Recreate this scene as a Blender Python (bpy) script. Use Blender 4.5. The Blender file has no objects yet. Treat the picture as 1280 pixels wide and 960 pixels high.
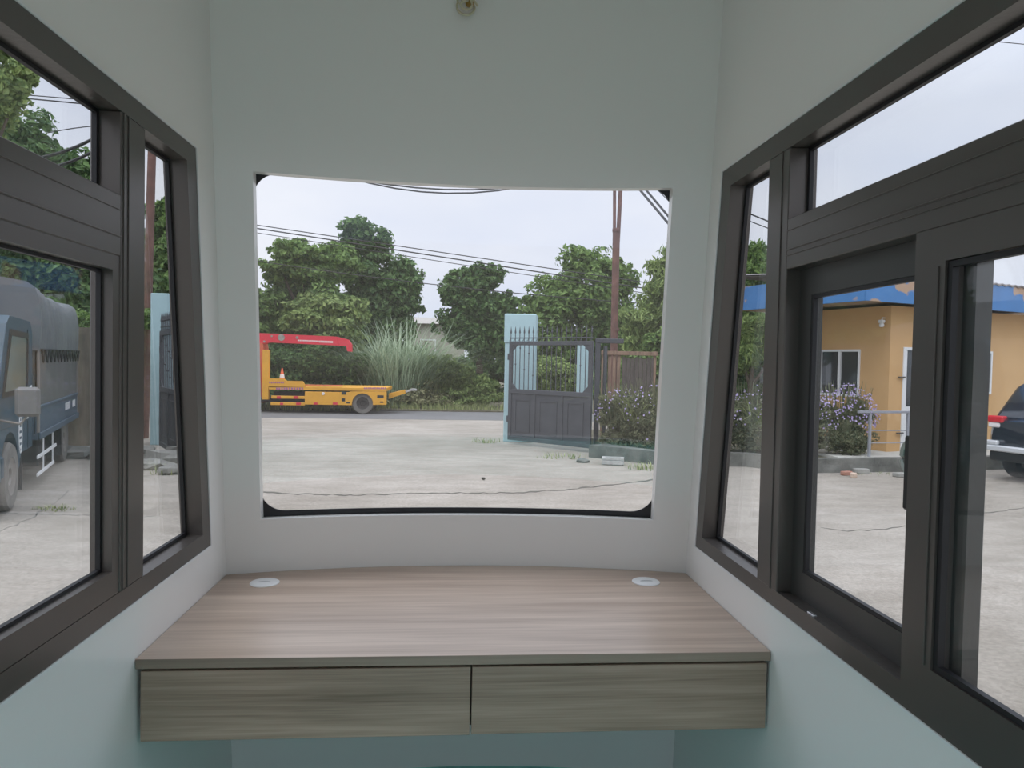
import bpy, math, random
import numpy as np
from mathutils import Vector, Matrix
random.seed(7); rng = np.random.default_rng(7)
sc = bpy.context.scene
C = sc.collection
PI = math.pi
GZ = -0.40                       # yard level; the booth floor is at z = 0

# ------------------------------------------------------------------ camera
F = 901.3; YAW, PITCH, ROLL = .0784, .0302, .0197
CAM = Vector((-.0316, 0, 1.45))
fw = Vector((math.sin(YAW)*math.cos(PITCH), math.cos(YAW)*math.cos(PITCH), -math.sin(PITCH)))
r0 = Vector((math.cos(YAW), -math.sin(YAW), 0)); u0 = r0.cross(fw)
RT = math.cos(ROLL)*r0 + math.sin(ROLL)*u0
UP = -math.sin(ROLL)*r0 + math.cos(ROLL)*u0
cd = bpy.data.cameras.new('camera'); cam = bpy.data.objects.new('camera', cd); C.objects.link(cam)
cd.sensor_width = 36; cd.lens = 36*F/1280; cd.clip_start = .02; cd.clip_end = 400
cam.matrix_world = Matrix(((RT.x, UP.x, -fw.x, CAM.x), (RT.y, UP.y, -fw.y, CAM.y), (RT.z, UP.z, -fw.z, CAM.z), (0, 0, 0, 1)))
sc.camera = cam
def ray(px, py): return fw + RT*((px-640)/F) - UP*((py-480)/F)
def at(px, py, Y):               # the point of the vertical plane at distance Y
    d = ray(px, py); return CAM + d*((Y-CAM.y)/d.y)
def gp(px, py, z=GZ):            # the point of a level surface
    d = ray(px, py); return CAM + d*((z-CAM.z)/d.z)

# ------------------------------------------------------------------ materials
def mat(name, col, rough=.6, metal=0, spec=.5, var=0, vscale=5, bump=0, bscale=40, stretch=None, coat=0, col2=None, island=0):
    m = bpy.data.materials.new(name); m.use_nodes = True
    nt = m.node_tree; N = nt.nodes; L = nt.links
    b = N['Principled BSDF']
    b.inputs['Roughness'].default_value = rough; b.inputs['Metallic'].default_value = metal
    b.inputs['Specular IOR Level'].default_value = spec; b.inputs['Coat Weight'].default_value = coat
    b.inputs['Coat Roughness'].default_value = .08
    c = (*col, 1); b.inputs['Base Color'].default_value = c
    co = None
    if var or bump:
        tc = N.new('ShaderNodeTexCoord'); mp = N.new('ShaderNodeMapping')
        L.new(tc.outputs['Object'], mp.inputs[0]); co = mp.outputs[0]
        if stretch: mp.inputs['Scale'].default_value = stretch
    if var:
        n = N.new('ShaderNodeTexNoise'); n.inputs['Scale'].default_value = vscale; n.inputs['Detail'].default_value = 7
        n.inputs['Roughness'].default_value = .62
        L.new(co, n.inputs['Vector'])
        r = N.new('ShaderNodeValToRGB')
        d = col2 if col2 else tuple(x*(1-var) for x in col)
        e = col if col2 else tuple(min(1, x*(1+var)) for x in col)
        r.color_ramp.elements[0].position = .32; r.color_ramp.elements[1].position = .68
        r.color_ramp.elements[0].color = (*d, 1); r.color_ramp.elements[1].color = (*e, 1)
        L.new(n.outputs['Fac'], r.inputs['Fac']); L.new(r.outputs['Color'], b.inputs['Base Color'])
    if island:
        g = N.new('ShaderNodeNewGeometry'); r = N.new('ShaderNodeValToRGB')
        r.color_ramp.elements[0].color = (*[x*(1-island) for x in col], 1)
        r.color_ramp.elements[1].color = (*(col2 if col2 else [min(1, x*(1+island)) for x in col]), 1)
        L.new(g.outputs['Random Per Island'], r.inputs['Fac']); L.new(r.outputs['Color'], b.inputs['Base Color'])
    if bump:
        n2 = N.new('ShaderNodeTexNoise'); n2.inputs['Scale'].default_value = bscale; n2.inputs['Detail'].default_value = 5
        L.new(co, n2.inputs['Vector'])
        bp = N.new('ShaderNodeBump'); bp.inputs['Strength'].default_value = bump; bp.inputs['Distance'].default_value = .02
        L.new(n2.outputs['Fac'], bp.inputs['Height']); L.new(bp.outputs[0], b.inputs['Normal'])
    return m

def glass_mat(name, tint=(.965, .975, .972), dust=.022):
    m = bpy.data.materials.new(name); m.use_nodes = True
    nt = m.node_tree; N = nt.nodes; L = nt.links; N.clear()
    out = N.new('ShaderNodeOutputMaterial'); tr = N.new('ShaderNodeBsdfTransparent'); gl = N.new('ShaderNodeBsdfGlossy')
    tr.inputs[0].default_value = (*tint, 1); gl.inputs['Roughness'].default_value = .02
    g = N.new('ShaderNodeNewGeometry'); dt = N.new('ShaderNodeVectorMath'); dt.operation = 'DOT_PRODUCT'
    L.new(g.outputs['Normal'], dt.inputs[0]); L.new(g.outputs['Incoming'], dt.inputs[1])
    def M(op, a, b=None):
        n = N.new('ShaderNodeMath'); n.operation = op
        for i, v in enumerate((a, b)):
            if v is None: continue
            if isinstance(v, (int, float)): n.inputs[i].default_value = v
            else: L.new(v, n.inputs[i])
        return n.outputs[0]
    f = M('ADD', M('MULTIPLY', M('POWER', M('SUBTRACT', 1.0, M('ABSOLUTE', dt.outputs['Value'])), 5.0), .9), .04)
    mx = N.new('ShaderNodeMixShader'); L.new(f, mx.inputs[0]); L.new(tr.outputs[0], mx.inputs[1]); L.new(gl.outputs[0], mx.inputs[2])
    df = N.new('ShaderNodeBsdfDiffuse'); df.inputs[0].default_value = (.6, .62, .6, 1)
    nz = N.new('ShaderNodeTexNoise'); nz.inputs['Scale'].default_value = 3.5; nz.inputs['Detail'].default_value = 4
    tc = N.new('ShaderNodeTexCoord'); L.new(tc.outputs['Object'], nz.inputs['Vector'])
    mx2 = N.new('ShaderNodeMixShader'); L.new(M('MULTIPLY', nz.outputs['Fac'], dust*2), mx2.inputs[0])
    L.new(mx.outputs[0], mx2.inputs[1]); L.new(df.outputs[0], mx2.inputs[2]); L.new(mx2.outputs[0], out.inputs[0])
    return m

def wood_mat(name, dark, light, rough, seed=0, coat=0):
    m = bpy.data.materials.new(name); m.use_nodes = True
    nt = m.node_tree; N = nt.nodes; L = nt.links; b = N['Principled BSDF']
    b.inputs['Roughness'].default_value = rough; b.inputs['Coat Weight'].default_value = coat; b.inputs['Coat Roughness'].default_value = .3
    tc = N.new('ShaderNodeTexCoord')
    def noise(sx, sy, sz, scale, det):
        mp = N.new('ShaderNodeMapping'); mp.inputs['Scale'].default_value = (sx, sy, sz); mp.inputs['Location'].default_value = (seed*3.1, seed, seed*1.7)
        L.new(tc.outputs['Object'], mp.inputs[0]); n = N.new('ShaderNodeTexNoise'); n.inputs['Scale'].default_value = scale
        n.inputs['Detail'].default_value = det; n.inputs['Distortion'].default_value = .35; L.new(mp.outputs[0], n.inputs['Vector']); return n.outputs['Fac']
    a = noise(.55, 9, 11, 2.2, 3); c = noise(1.2, 60, 60, 3, 4); d = noise(.25, 2.5, 3, 1.6, 2)
    def mm(op, x, y):
        n = N.new('ShaderNodeMath'); n.operation = op
        for i, v in enumerate((x, y)):
            if isinstance(v, (int, float)): n.inputs[i].default_value = v
            else: L.new(v, n.inputs[i])
        return n.outputs[0]
    s = mm('ADD', mm('ADD', mm('MULTIPLY', a, .45), mm('MULTIPLY', c, .25)), mm('MULTIPLY', d, .3))
    r = N.new('ShaderNodeValToRGB'); r.color_ramp.elements[0].position = .38; r.color_ramp.elements[1].position = .62
    r.color_ramp.elements[0].color = (*dark, 1); r.color_ramp.elements[1].color = (*light, 1)
    L.new(s, r.inputs['Fac']); L.new(r.outputs['Color'], b.inputs['Base Color'])
    return m

def leaf_mat(name, c1, c2, tl=.35):
    m = bpy.data.materials.new(name); m.use_nodes = True
    nt = m.node_tree; N = nt.nodes; L = nt.links; N.clear()
    out = N.new('ShaderNodeOutputMaterial'); g = N.new('ShaderNodeNewGeometry'); r = N.new('ShaderNodeValToRGB')
    r.color_ramp.elements[0].color = (*c1, 1); r.color_ramp.elements[1].color = (*c2, 1)
    L.new(g.outputs['Random Per Island'], r.inputs[0])
    d = N.new('ShaderNodeBsdfPrincipled'); d.inputs['Roughness'].default_value = .55; t = N.new('ShaderNodeBsdfTranslucent')
    d.inputs['Specular IOR Level'].default_value = .35
    L.new(r.outputs[0], d.inputs['Base Color']); L.new(r.outputs[0], t.inputs[0])
    mx = N.new('ShaderNodeMixShader'); mx.inputs[0].default_value = tl
    L.new(d.outputs[0], mx.inputs[1]); L.new(t.outputs[0], mx.inputs[2]); L.new(mx.outputs[0], out.inputs[0])
    return m

M = dict(
 panel=mat('white_panel', (.83, .825, .80), .28, coat=.25, bump=.02, bscale=3),
 ceil=mat('ceiling_panel', (.86, .87, .84), .35),
 floor=mat('green_floor', (.24, .68, .61), .3, var=.15, vscale=4),
 alu=mat('bronze_aluminium', (.12, .107, .098), .32, metal=.45, bump=.04, bscale=60, stretch=(1, 1, 30)),
 alu2=mat('dark_aluminium', (.07, .068, .064), .38, metal=.3),
 gasket=mat('black_gasket', (.010, .010, .012), .5),
 glass=glass_mat('window_glass'), glassd=glass_mat('dusty_window_glass', dust=.045),
 glassw=glass_mat('front_glass', (.98, .985, .98), dust=.012),
 top=wood_mat('lit_laminate', (.36, .262, .198), (.61, .485, .39), .36, 0, .2),  # same laminate as the drawers, light on the worktop put into its colour
 drawer=wood_mat('shaded_laminate', (.17, .12, .083), (.45, .34, .26), .42, 4),  # the worktop's laminate again, coloured darker for the less lit fronts
 edge=wood_mat('edge_laminate', (.22, .17, .13), (.34, .27, .21), .45, 2),
 carc=mat('carcass_board', (.12, .10, .08), .7),
 plastic=mat('white_plastic', (.75, .76, .76), .35), slot=mat('grey_plastic', (.42, .43, .44), .4),
 black=mat('black_plastic', (.012, .012, .012), .4), latch=mat('green_grey_metal', (.46, .50, .46), .35, metal=.5),
 steel=mat('bright_steel', (.55, .56, .57), .3, metal=.8),
 wire=mat('cream_wire', (.62, .58, .42), .5), hole=mat('amber_foam', (.35, .22, .05), .8),
 ground=None, asphalt=mat('asphalt', (.15, .15, .15), .9, var=.12, vscale=.8, bump=.1, bscale=30),
 joint=mat('slab_joint', (.22, .205, .18), .95), crack=mat('dark_soil', (.09, .085, .07), .95), soil=mat('soil', (.11, .10, .065), .95, var=.4, vscale=3, bump=.5, bscale=8),
 kerb=mat('stained_concrete', (.15, .15, .135), .9, var=.5, vscale=2.2, bump=.3, bscale=20),
 conc=mat('pale_concrete', (.48, .47, .43), .9, var=.15, vscale=2),
 wall=mat('weathered_wall', (.30, .255, .195), .95, var=.5, vscale=1.6, bump=.2, bscale=10, stretch=(1.6, 1.6, .5), col2=(.075, .07, .058)),
 pillar=mat('pale_blue_paint', (.38, .54, .575), .7, var=.06, vscale=3), 
 gate=mat('charcoal_paint', (.06, .064, .074), .55, var=.15, vscale=3),
 rust=mat('rusty_steel', (.17, .075, .055), .8, var=.45, vscale=3, col2=(.09, .05, .04)),
 rustb=mat('rusty_pole', (.20, .10, .08), .8, var=.4, vscale=4, col2=(.10, .055, .045)),
 plank=mat('brown_plank', (.25, .165, .115), .85, var=.35, vscale=3, stretch=(6, 6, 1)),
 plankd=mat('dark_plank', (.10, .085, .075), .85, var=.4, vscale=3, stretch=(6, 6, 1)),
 ochre=mat('ochre_render', (.62, .385, .175), .9, var=.06, vscale=1.2),
 bluef=None, roof=mat('grey_roof_sheet', (.22, .20, .19), .8), soffit=mat('soffit_board', (.40, .30, .22), .9),
 white=mat('white_paint', (.78, .79, .79), .45), dglass=mat('dark_window_pane', (.03, .035, .04), .12, spec=.8),
 rail=mat('grey_rail_paint', (.30, .31, .34), .5), 
 yellow=mat('truck_yellow', (.70, .35, .035), .5, var=.1, vscale=2), red=mat('boom_red', (.62, .035, .06), .45),
 hubd=mat('dark_hub', (.045, .04, .037), .7, var=.3, vscale=12), redor=mat('orange_red', (.55, .12, .06), .6), orange=mat('cone_orange', (.80, .17, .07), .6),
 tyre=mat('dusty_tyre', (.17, .16, .145), .9, var=.2, vscale=6), tyred=mat('black_tyre', (.022, .022, .024), .8), hub=mat('grey_hub', (.26, .24, .22), .6, metal=.3),
 chassis=mat('dark_chassis', (.03, .03, .032), .8), purple=mat('purple_lettering', (.32, .12, .28), .6),
 tblue=mat('truck_blue', (.018, .058, .095), .4, var=.15, vscale=2, coat=.2), tbluel=mat('panel_blue', (.075, .11, .15), .5, var=.15, vscale=2),
 tarp=mat('grey_tarpaulin', (.125, .137, .15), .55, var=.12, vscale=2, bump=.5, bscale=3), tarpd=mat('lower_tarpaulin', (.115, .118, .115), .65, var=.15, vscale=2, bump=.3, bscale=3),
 rope=mat('black_rope', (.02, .02, .02), .9), mirror=mat('mirror_housing', (.16, .155, .15), .5), tpane=mat('cab_pane', (.10, .14, .13), .15, spec=.8),
 carp=mat('car_black_blue', (.012, .016, .026), .2, coat=1), cglass=mat('car_pane', (.05, .06, .07), .06, spec=1), lampr=mat('red_lamp', (.55, .02, .03), .2),
 lampw=mat('clear_lamp', (.75, .72, .72), .2), silver=mat('silver_trim', (.62, .64, .66), .35, metal=.3),
 cable=mat('cable_black', (.03, .03, .03), .7), brick=mat('red_brick', (.36, .17, .12), .9, var=.2, vscale=8), brick2=mat('pale_brick', (.55, .42, .33), .9, var=.2, vscale=8),
 stone=mat('grey_stone', (.28, .275, .25), .95, var=.25, vscale=6, bump=.4, bscale=15), stonel=mat('pale_stone', (.40, .395, .38), .95, var=.15, vscale=9, bump=.5, bscale=25),
 trunk=mat('bark', (.10, .075, .055), .95, var=.3, vscale=5), bldg=mat('far_render', (.42, .40, .34), .9, var=.1, vscale=1), tile=mat('far_roof', (.36, .34, .31), .9),
 soilwall=None,
 leafA=leaf_mat('leaf_mid', (.07, .14, .04), (.27, .40, .12)), leafB=leaf_mat('leaf_deep', (.045, .105, .035), (.18, .30, .10)),
 leafC=leaf_mat('leaf_light', (.11, .18, .055), (.38, .48, .17)), leafD=leaf_mat('leaf_dry', (.13, .14, .07), (.34, .34, .18)),
 leafR=leaf_mat('leaf_reed', (.17, .25, .14), (.52, .62, .44), .3), leafS=leaf_mat('leaf_shrub', (.08, .105, .055), (.30, .31, .18)),
 grassy=leaf_mat('leaf_grass', (.15, .20, .07), (.48, .52, .24), .3),
 flower=leaf_mat('violet_petal', (.34, .27, .50), (.64, .56, .80), .3),
)
def ground_mat():
    m = mat('yard_concrete', (.50, .48, .45), .9, bump=.12, bscale=25); nt = m.node_tree; N = nt.nodes; L = nt.links
    tc = N.new('ShaderNodeTexCoord'); b = N['Principled BSDF']
    def noise(scale, det, st=(1, 1, 1), rgh=.6):
        mp = N.new('ShaderNodeMapping'); mp.inputs['Scale'].default_value = st; L.new(tc.outputs['Object'], mp.inputs[0])
        n = N.new('ShaderNodeTexNoise'); n.inputs['Scale'].default_value = scale; n.inputs['Detail'].default_value = det; n.inputs['Roughness'].default_value = rgh
        L.new(mp.outputs[0], n.inputs['Vector']); return n.outputs['Fac']
    def ramp(f, p0, c0, p1, c1):
        r = N.new('ShaderNodeValToRGB'); r.color_ramp.elements[0].position = p0; r.color_ramp.elements[0].color = (*c0, 1)
        r.color_ramp.elements[1].position = p1; r.color_ramp.elements[1].color = (*c1, 1); L.new(f, r.inputs[0]); return r.outputs[0]
    def mul(a, b2):
        x = N.new('ShaderNodeMix'); x.data_type = 'RGBA'; x.blend_type = 'MULTIPLY'; x.inputs[0].default_value = 1
        L.new(a, x.inputs[6]); L.new(b2, x.inputs[7]); return x.outputs[2]
    a = ramp(noise(.35, 8), .35, (.275, .245, .205), .65, (.385, .35, .305))
    c = ramp(noise(2.2, 8, (.6, 1.6, 1), .7), .36, (.82, .81, .79), .6, (1.04, 1.04, 1.04))
    d = ramp(noise(28, 4), .35, (.80, .80, .79), .62, (1.06, 1.06, 1.06))
    L.new(mul(mul(a, c), d), b.inputs['Base Color'])
    return m
M['ground'] = ground_mat()
def fascia_mat():
    m = mat('blue_fascia', (.06, .20, .46), .55, var=.1, vscale=2); nt = m.node_tree; N = nt.nodes; L = nt.links
    b = N['Principled BSDF']; src = b.inputs['Base Color'].links[0].from_socket
    tc = N.new('ShaderNodeTexCoord'); n = N.new('ShaderNodeTexNoise'); n.inputs['Scale'].default_value = 1.5; n.inputs['Detail'].default_value = 5
    L.new(tc.outputs['Object'], n.inputs['Vector'])
    r = N.new('ShaderNodeValToRGB'); r.color_ramp.elements[0].position = .59; r.color_ramp.elements[1].position = .62; L.new(n.outputs['Fac'], r.inputs[0])
    x = N.new('ShaderNodeMix'); x.data_type = 'RGBA'; L.new(r.outputs[0], x.inputs[0]); L.new(src, x.inputs[6]); x.inputs[7].default_value = (.45, .30, .20, 1)
    L.new(x.outputs[2], b.inputs['Base Color']); return m
M['bluef'] = fascia_mat()

# ------------------------------------------------------------------ mesh helpers
class MB:
    def __init__(s): s.v = []; s.f = []; s.g = []
    def add(s, vs, fs):
        o = len(s.v); s.v += [tuple(p) for p in vs]; c = len(s.f); s.f += [tuple(i+o for i in f) for f in fs]; s.g.append((o, len(s.v), c, len(s.f))); return s
    def box(s, x0, x1, y0, y1, z0, z1):
        return s.add([(x, y, z) for z in (z0, z1) for y in (y0, y1) for x in (x0, x1)],
            [(0, 2, 3, 1), (4, 5, 7, 6), (0, 1, 5, 4), (2, 6, 7, 3), (0, 4, 6, 2), (1, 3, 7, 5)])
    def rbox(s, x0, x1, y0, y1, z0, z1, b=.003):       # box with chamfered edges
        vs = []; 
        import itertools
        X = (x0, x1); Yy = (y0, y1); Z = (z0, z1); sg = (1, -1); idx = {}
        for i, j, k in itertools.product((0, 1), repeat=3):
            c = (X[i], Yy[j], Z[k]); d = (sg[i]*b, sg[j]*b, sg[k]*b)
            for ax in range(3):
                p = [c[a] + (0 if a == ax else d[a]) for a in range(3)]
                idx[(i, j, k, ax)] = len(vs); vs.append(p)
        fs = []
        for ax in range(3):
            o = [a for a in range(3) if a != ax]
            for side in (0, 1):
                q = []
                for (p, r) in ((0, 0), (1, 0), (1, 1), (0, 1)):
                    t = [0, 0, 0]; t[ax] = side; t[o[0]] = p; t[o[1]] = r; q.append(idx[(*t, ax)])
                fs.append(tuple(q))
        for ax in range(3):                            # edges along ax
            o = [a for a in range(3) if a != ax]
            for (p, r) in ((0, 0), (1, 0), (1, 1), (0, 1)):
                t0 = [0, 0, 0]; t1 = [0, 0, 0]; t1[ax] = 1
                for t in (t0, t1): t[o[0]] = p; t[o[1]] = r
                fs.append((idx[(*t0, o[0])], idx[(*t1, o[0])], idx[(*t1, o[1])], idx[(*t0, o[1])]))
        for i, j, k in itertools.product((0, 1), repeat=3): fs.append(tuple(idx[(i, j, k, a)] for a in range(3)))
        return s.add(vs, fs)
    def prism(s, poly, axis, a, b, polyb=None):        # polygon in the two other axes, extruded along axis from a to b
        n = len(poly); polyb = polyb or poly; vs = []
        for pl, c in ((poly, a), (polyb, b)):
            for (p, q) in pl:
                vs.append((c, p, q) if axis == 0 else (p, c, q) if axis == 1 else (p, q, c))
        return s.add(vs, [tuple(range(n)), tuple(range(2*n-1, n-1, -1))] + [(i, i+n, (i+1) % n+n, (i+1) % n) for i in range(n)])
    def ring(s, outer, inner, axis, a, b):             # frame between two polygons, extruded
        n = len(outer); vs = []
        for c in (a, b):
            for pl in (outer, inner):
                for (p, q) in pl: vs.append((c, p, q) if axis == 0 else (p, c, q) if axis == 1 else (p, q, c))
        fs = []
        for i in range(n):
            j = (i+1) % n
            fs += [(i, j, n+j, n+i), (2*n+i, 3*n+i, 3*n+j, 2*n+j), (i, 2*n+i, 2*n+j, j), (n+i, n+j, 3*n+j, 3*n+i)]
        return s.add(vs, fs)
    def tube(s, pts, r, seg=8, r2=None):
        pts = [Vector(p) for p in pts]; n = len(pts); vs = []; fs = []
        for i, p in enumerate(pts):
            t = (pts[min(i+1, n-1)]-pts[max(i-1, 0)]).normalized()
            a = t.cross(Vector((0, 0, 1))); a = a.normalized() if a.length > 1e-3 else Vector((1, 0, 0)); b = t.cross(a)
            rr = r if r2 is None else r+(r2-r)*i/(n-1)
            for k in range(seg):
                w = 2*PI*k/seg; vs.append(p+a*rr*math.cos(w)+b*rr*math.sin(w))
        for i in range(n-1):
            for k in range(seg): fs.append((i*seg+k, i*seg+(k+1) % seg, (i+1)*seg+(k+1) % seg, (i+1)*seg+k))
        fs += [tuple(range(seg)), tuple(range(n*seg-1, (n-1)*seg-1, -1))]
        return s.add(vs, fs)
    def lathe(s, prof, axis=2, seg=28, c=(0, 0, 0)):   # prof: (radius, height) list
        vs = []; fs = []; n = len(prof)
        for (r, h) in prof:
            for k in range(seg):
                w = 2*PI*k/seg; a, b = r*math.cos(w), r*math.sin(w)
                p = (a, b, h) if axis == 2 else (h, a, b) if axis == 0 else (b, h, a)
                vs.append((p[0]+c[0], p[1]+c[1], p[2]+c[2]))
        for i in range(n-1):
            for k in range(seg): fs.append((i*seg+k, i*seg+(k+1) % seg, (i+1)*seg+(k+1) % seg, (i+1)*seg+k))
        fs += [tuple(range(seg)), tuple(range(n*seg-1, (n-1)*seg-1, -1))]
        return s.add(vs, fs)
    def blob(s, c, r, jit=.2, seed=0, k=2):            # lumpy stone
        rs = random.Random(seed); nu, nv = 8, 5; vs = []
        c = Vector(c); vs.append(c-Vector((0, 0, r[2])))
        for j in range(1, nv):
            for i in range(nu):
                a = 2*PI*i/nu; b = -PI/2+PI*j/nv; q = 1+rs.uniform(-jit, jit)
                vs.append(c+Vector((r[0]*math.cos(a)*math.cos(b), r[1]*math.sin(a)*math.cos(b), r[2]*math.sin(b)))*q)
        vs.append(c+Vector((0, 0, r[2]))); fs = []
        for i in range(nu): fs.append((0, 1+(i+1) % nu, 1+i))
        for j in range(nv-2):
            for i in range(nu): fs.append((1+j*nu+i, 1+j*nu+(i+1) % nu, 1+(j+1)*nu+(i+1) % nu, 1+(j+1)*nu+i))
        t = len(vs)-1
        for i in range(nu): fs.append((t, 1+(nv-2)*nu+i, 1+(nv-2)*nu+(i+1) % nu))
        return s.add(vs, fs)
    def each(s, name, m, parent, smooth=False):
        for (a, b, c, d) in s.g:
            q = MB(); q.v = s.v[a:b]; q.f = [tuple(i-a for i in f) for f in s.f[c:d]]; o = q.build(name, m, parent, smooth)
        return o
    def build(s, name, m, parent=None, smooth=False, fix=True):
        me = bpy.data.meshes.new(name); me.from_pydata([tuple(p) for p in s.v], [], s.f)
        if fix:
            import bmesh
            bm = bmesh.new(); bm.from_mesh(me); bmesh.ops.recalc_face_normals(bm, faces=bm.faces); bm.to_mesh(me); bm.free()
        me.materials.append(M[m] if isinstance(m, str) else m)
        if smooth:
            me.polygons.foreach_set('use_smooth', [True]*len(me.polygons))
            try: me.set_sharp_from_angle(angle=math.radians(38))
            except Exception: pass
        o = bpy.data.objects.new(name, me); C.objects.link(o)
        if parent: o.parent = parent
        return o
def empty(name, loc=(0, 0, 0), rz=0):
    o = bpy.data.objects.new(name, None); C.objects.link(o); o.location = loc; o.rotation_euler = (0, 0, rz); o.empty_display_size = .2; return o
def tag(o, label, cat, group=None, kind=None):
    o['label'] = label; o['category'] = cat
    if group: o['group'] = group
    if kind: o['kind'] = kind
    return o
def struct(o, label=None):
    o['kind'] = 'structure'
    if label: o['label'] = label
    return o

# ================================================================== THE BOOTH
W = .756
def fyb(z): return 2.36-.115*(z-.75)                  # where the front wall meets the side walls
def fy(x, z): return fyb(z)+.10*(1-min(1, abs(x)/W)**2)
XL, XR, ZB, ZT = -.650, .641, .928, 2.009
def front_wall():
    xs = [-W-.03, -.70] + [XL+(XR-XL)*i/28 for i in range(29)] + [.70, W+.03]
    zs = [GZ, 0, .35, .7, ZB, 1.2, 1.47, 1.74, ZT, 2.3, 2.66]
    vs = []; fs = []
    nz = len(zs)
    for off in (0, .035):
        for x in xs:
            for z in zs: vs.append((x, fy(x, z)+off, z))
    T = len(xs)*nz
    def hole(i, k): return XL-1e-6 <= xs[i] and xs[i+1] <= XR+1e-6 and ZB-1e-6 <= zs[k] and zs[k+1] <= ZT+1e-6
    for i in range(len(xs)-1):
        for k in range(nz-1):
            if hole(i, k): continue
            a = i*nz+k; q = (a, a+nz, a+nz+1, a+1)
            fs.append(q); fs.append(tuple(T+j for j in reversed(q)))
            for (di, dk, e) in ((-1, 0, (a, a+1)), (1, 0, (a+nz, a+nz+1)), (0, -1, (a, a+nz)), (0, 1, (a+1, a+nz+1))):
                ii, kk = i+di, k+dk
                if ii < 0 or kk < 0 or ii >= len(xs)-1 or kk >= nz-1 or hole(ii, kk):
                    fs.append((e[0], e[1], T+e[1], T+e[0]))
    return MB().add(vs, fs)
o = struct(front_wall().build('wall_front', 'panel', smooth=True))
ZTOP = 2.66; YB = -1.0
LW = [(-.45, .885), (2.2, .885), (2.057, 2.02), (-.45, 2.02)]     # left window hole (Y, z)
RW = [(-.45, .865), (2.262, .865), (2.112, 2.03), (-.45, 2.03)]
side_outer = [(YB, GZ), (fyb(GZ)+.03, GZ), (fyb(ZTOP)+.03, ZTOP), (YB, ZTOP)]
struct(MB().ring(side_outer, LW, 0, -W, -W-.045).build('wall_left', 'panel'))
struct(MB().ring(side_outer, RW, 0, W, W+.045).build('wall_right', 'panel'))
struct(MB().ring([(-W-.045, GZ), (W+.045, GZ), (W+.045, ZTOP), (-W-.045, ZTOP)], [(-.62, .02), (.62, .02), (.62, 2.15), (-.62, 2.15)], 1, YB-.045, YB).build('wall_back', 'panel'))
def cap(z0, z1, over):
    pts = [(-W-over, YB-over), (W+over, YB-over)]
    for i in range(25):
        x = (W+over)*(1-2*i/24); pts.append((x, fy(x, z0)+over*.6))
    return MB().prism(pts, 2, z0, z1)
struct(cap(2.625, 2.70, .05).build('ceiling', 'ceil'))
struct(cap(-.05, 0.0, -.003).build('floor', 'floor'))

# ---- left window (window_1)
w1 = struct(empty('window_1')); x0 = -W+.004; xo = -W-.058
def groove(mb, x, y0, y1, z0, z1): mb.box(min(x, x), x, y0, y1, z0, z1)
mb = MB().ring(LW, [(-.38, .933), (2.134, .933), (1.993, 1.969), (-.38, 1.969)], 0, x0, xo)
mb.build('window_frame', 'alu', w1)
MB().rbox(xo, x0+.0015, 1.612, 1.732, .934, 1.968, .002).rbox(x0, x0+.004, 1.645, 1.648, .934, 1.968, .0008).rbox(x0, x0+.004, 1.622, 1.6245, .934, 1.968, .0008).build('mullion', 'alu', w1)
MB().rbox(xo, x0+.0015, -.38, 1.612, 1.660, 1.790, .002).rbox(x0, x0+.0045, -.38, 1.611, 1.700, 1.703, .0008).rbox(x0, x0+.004, -.38, 1.611, 1.757, 1.759, .0008).build('transom_bar', 'alu', w1)
sh = MB().ring([(-.38, .934), (1.6115, .934), (1.6115, 1.6595), (-.38, 1.6595)], [(-.33, .987), (1.582, .987), (1.582, 1.628), (-.33, 1.628)], 0, x0-.001, x0-.034)
sash = sh.build('sash_frame', 'alu', w1)
MB().ring([(-.332, .985), (1.584, .985), (1.584, 1.630), (-.332, 1.630)], [(-.32, .994), (1.574, .994), (1.574, 1.621), (-.32, 1.621)], 0, x0-.022, x0-.032).build('gasket', 'gasket', sash)
def pane(par, x, pts, m='glass', nm='pane'):
    return MB().prism(pts, 0, x-.0025, x+.0025).build(nm, m, par)
pane(w1, -.786, [(-.33, .987), (1.583, .987), (1.583, 1.629), (-.33, 1.629)], 'glassd')
pane(w1, -.809, [(1.733, .934), (2.132, .934), (1.992, 1.968), (1.733, 1.968)])
pane(w1, -.809, [(-.378, 1.791), (1.611, 1.791), (1.611, 1.968), (-.378, 1.968)])
for pts_o, pts_i in (([(1.733, .934), (2.133, .934), (1.9925, 1.9685), (1.733, 1.9685)], [(1.743, .943), (2.122, .943), (1.983, 1.959), (1.743, 1.959)]),
                     ([(-.378, 1.7905), (1.6115, 1.7905), (1.6115, 1.9685), (-.378, 1.9685)], [(-.368, 1.799), (1.602, 1.799), (1.602, 1.960), (-.368, 1.960)])):
    MB().ring(pts_o, pts_i, 0, -.796, -.806).build('gasket', 'gasket', w1)

def inset(P, d): (a, b, c, e) = P; return [(a[0]+d, a[1]+d), (b[0]-d, b[1]+d), (c[0]-d, c[1]-d), (e[0]+d, e[1]-d)]
MB().ring(inset(LW, -.004), inset(LW, .0015), 0, -W, x0+.003).build('highlight_bead', 'white', w1)  # white ring for the caulked step and the painted highlight of the wall edge
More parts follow.
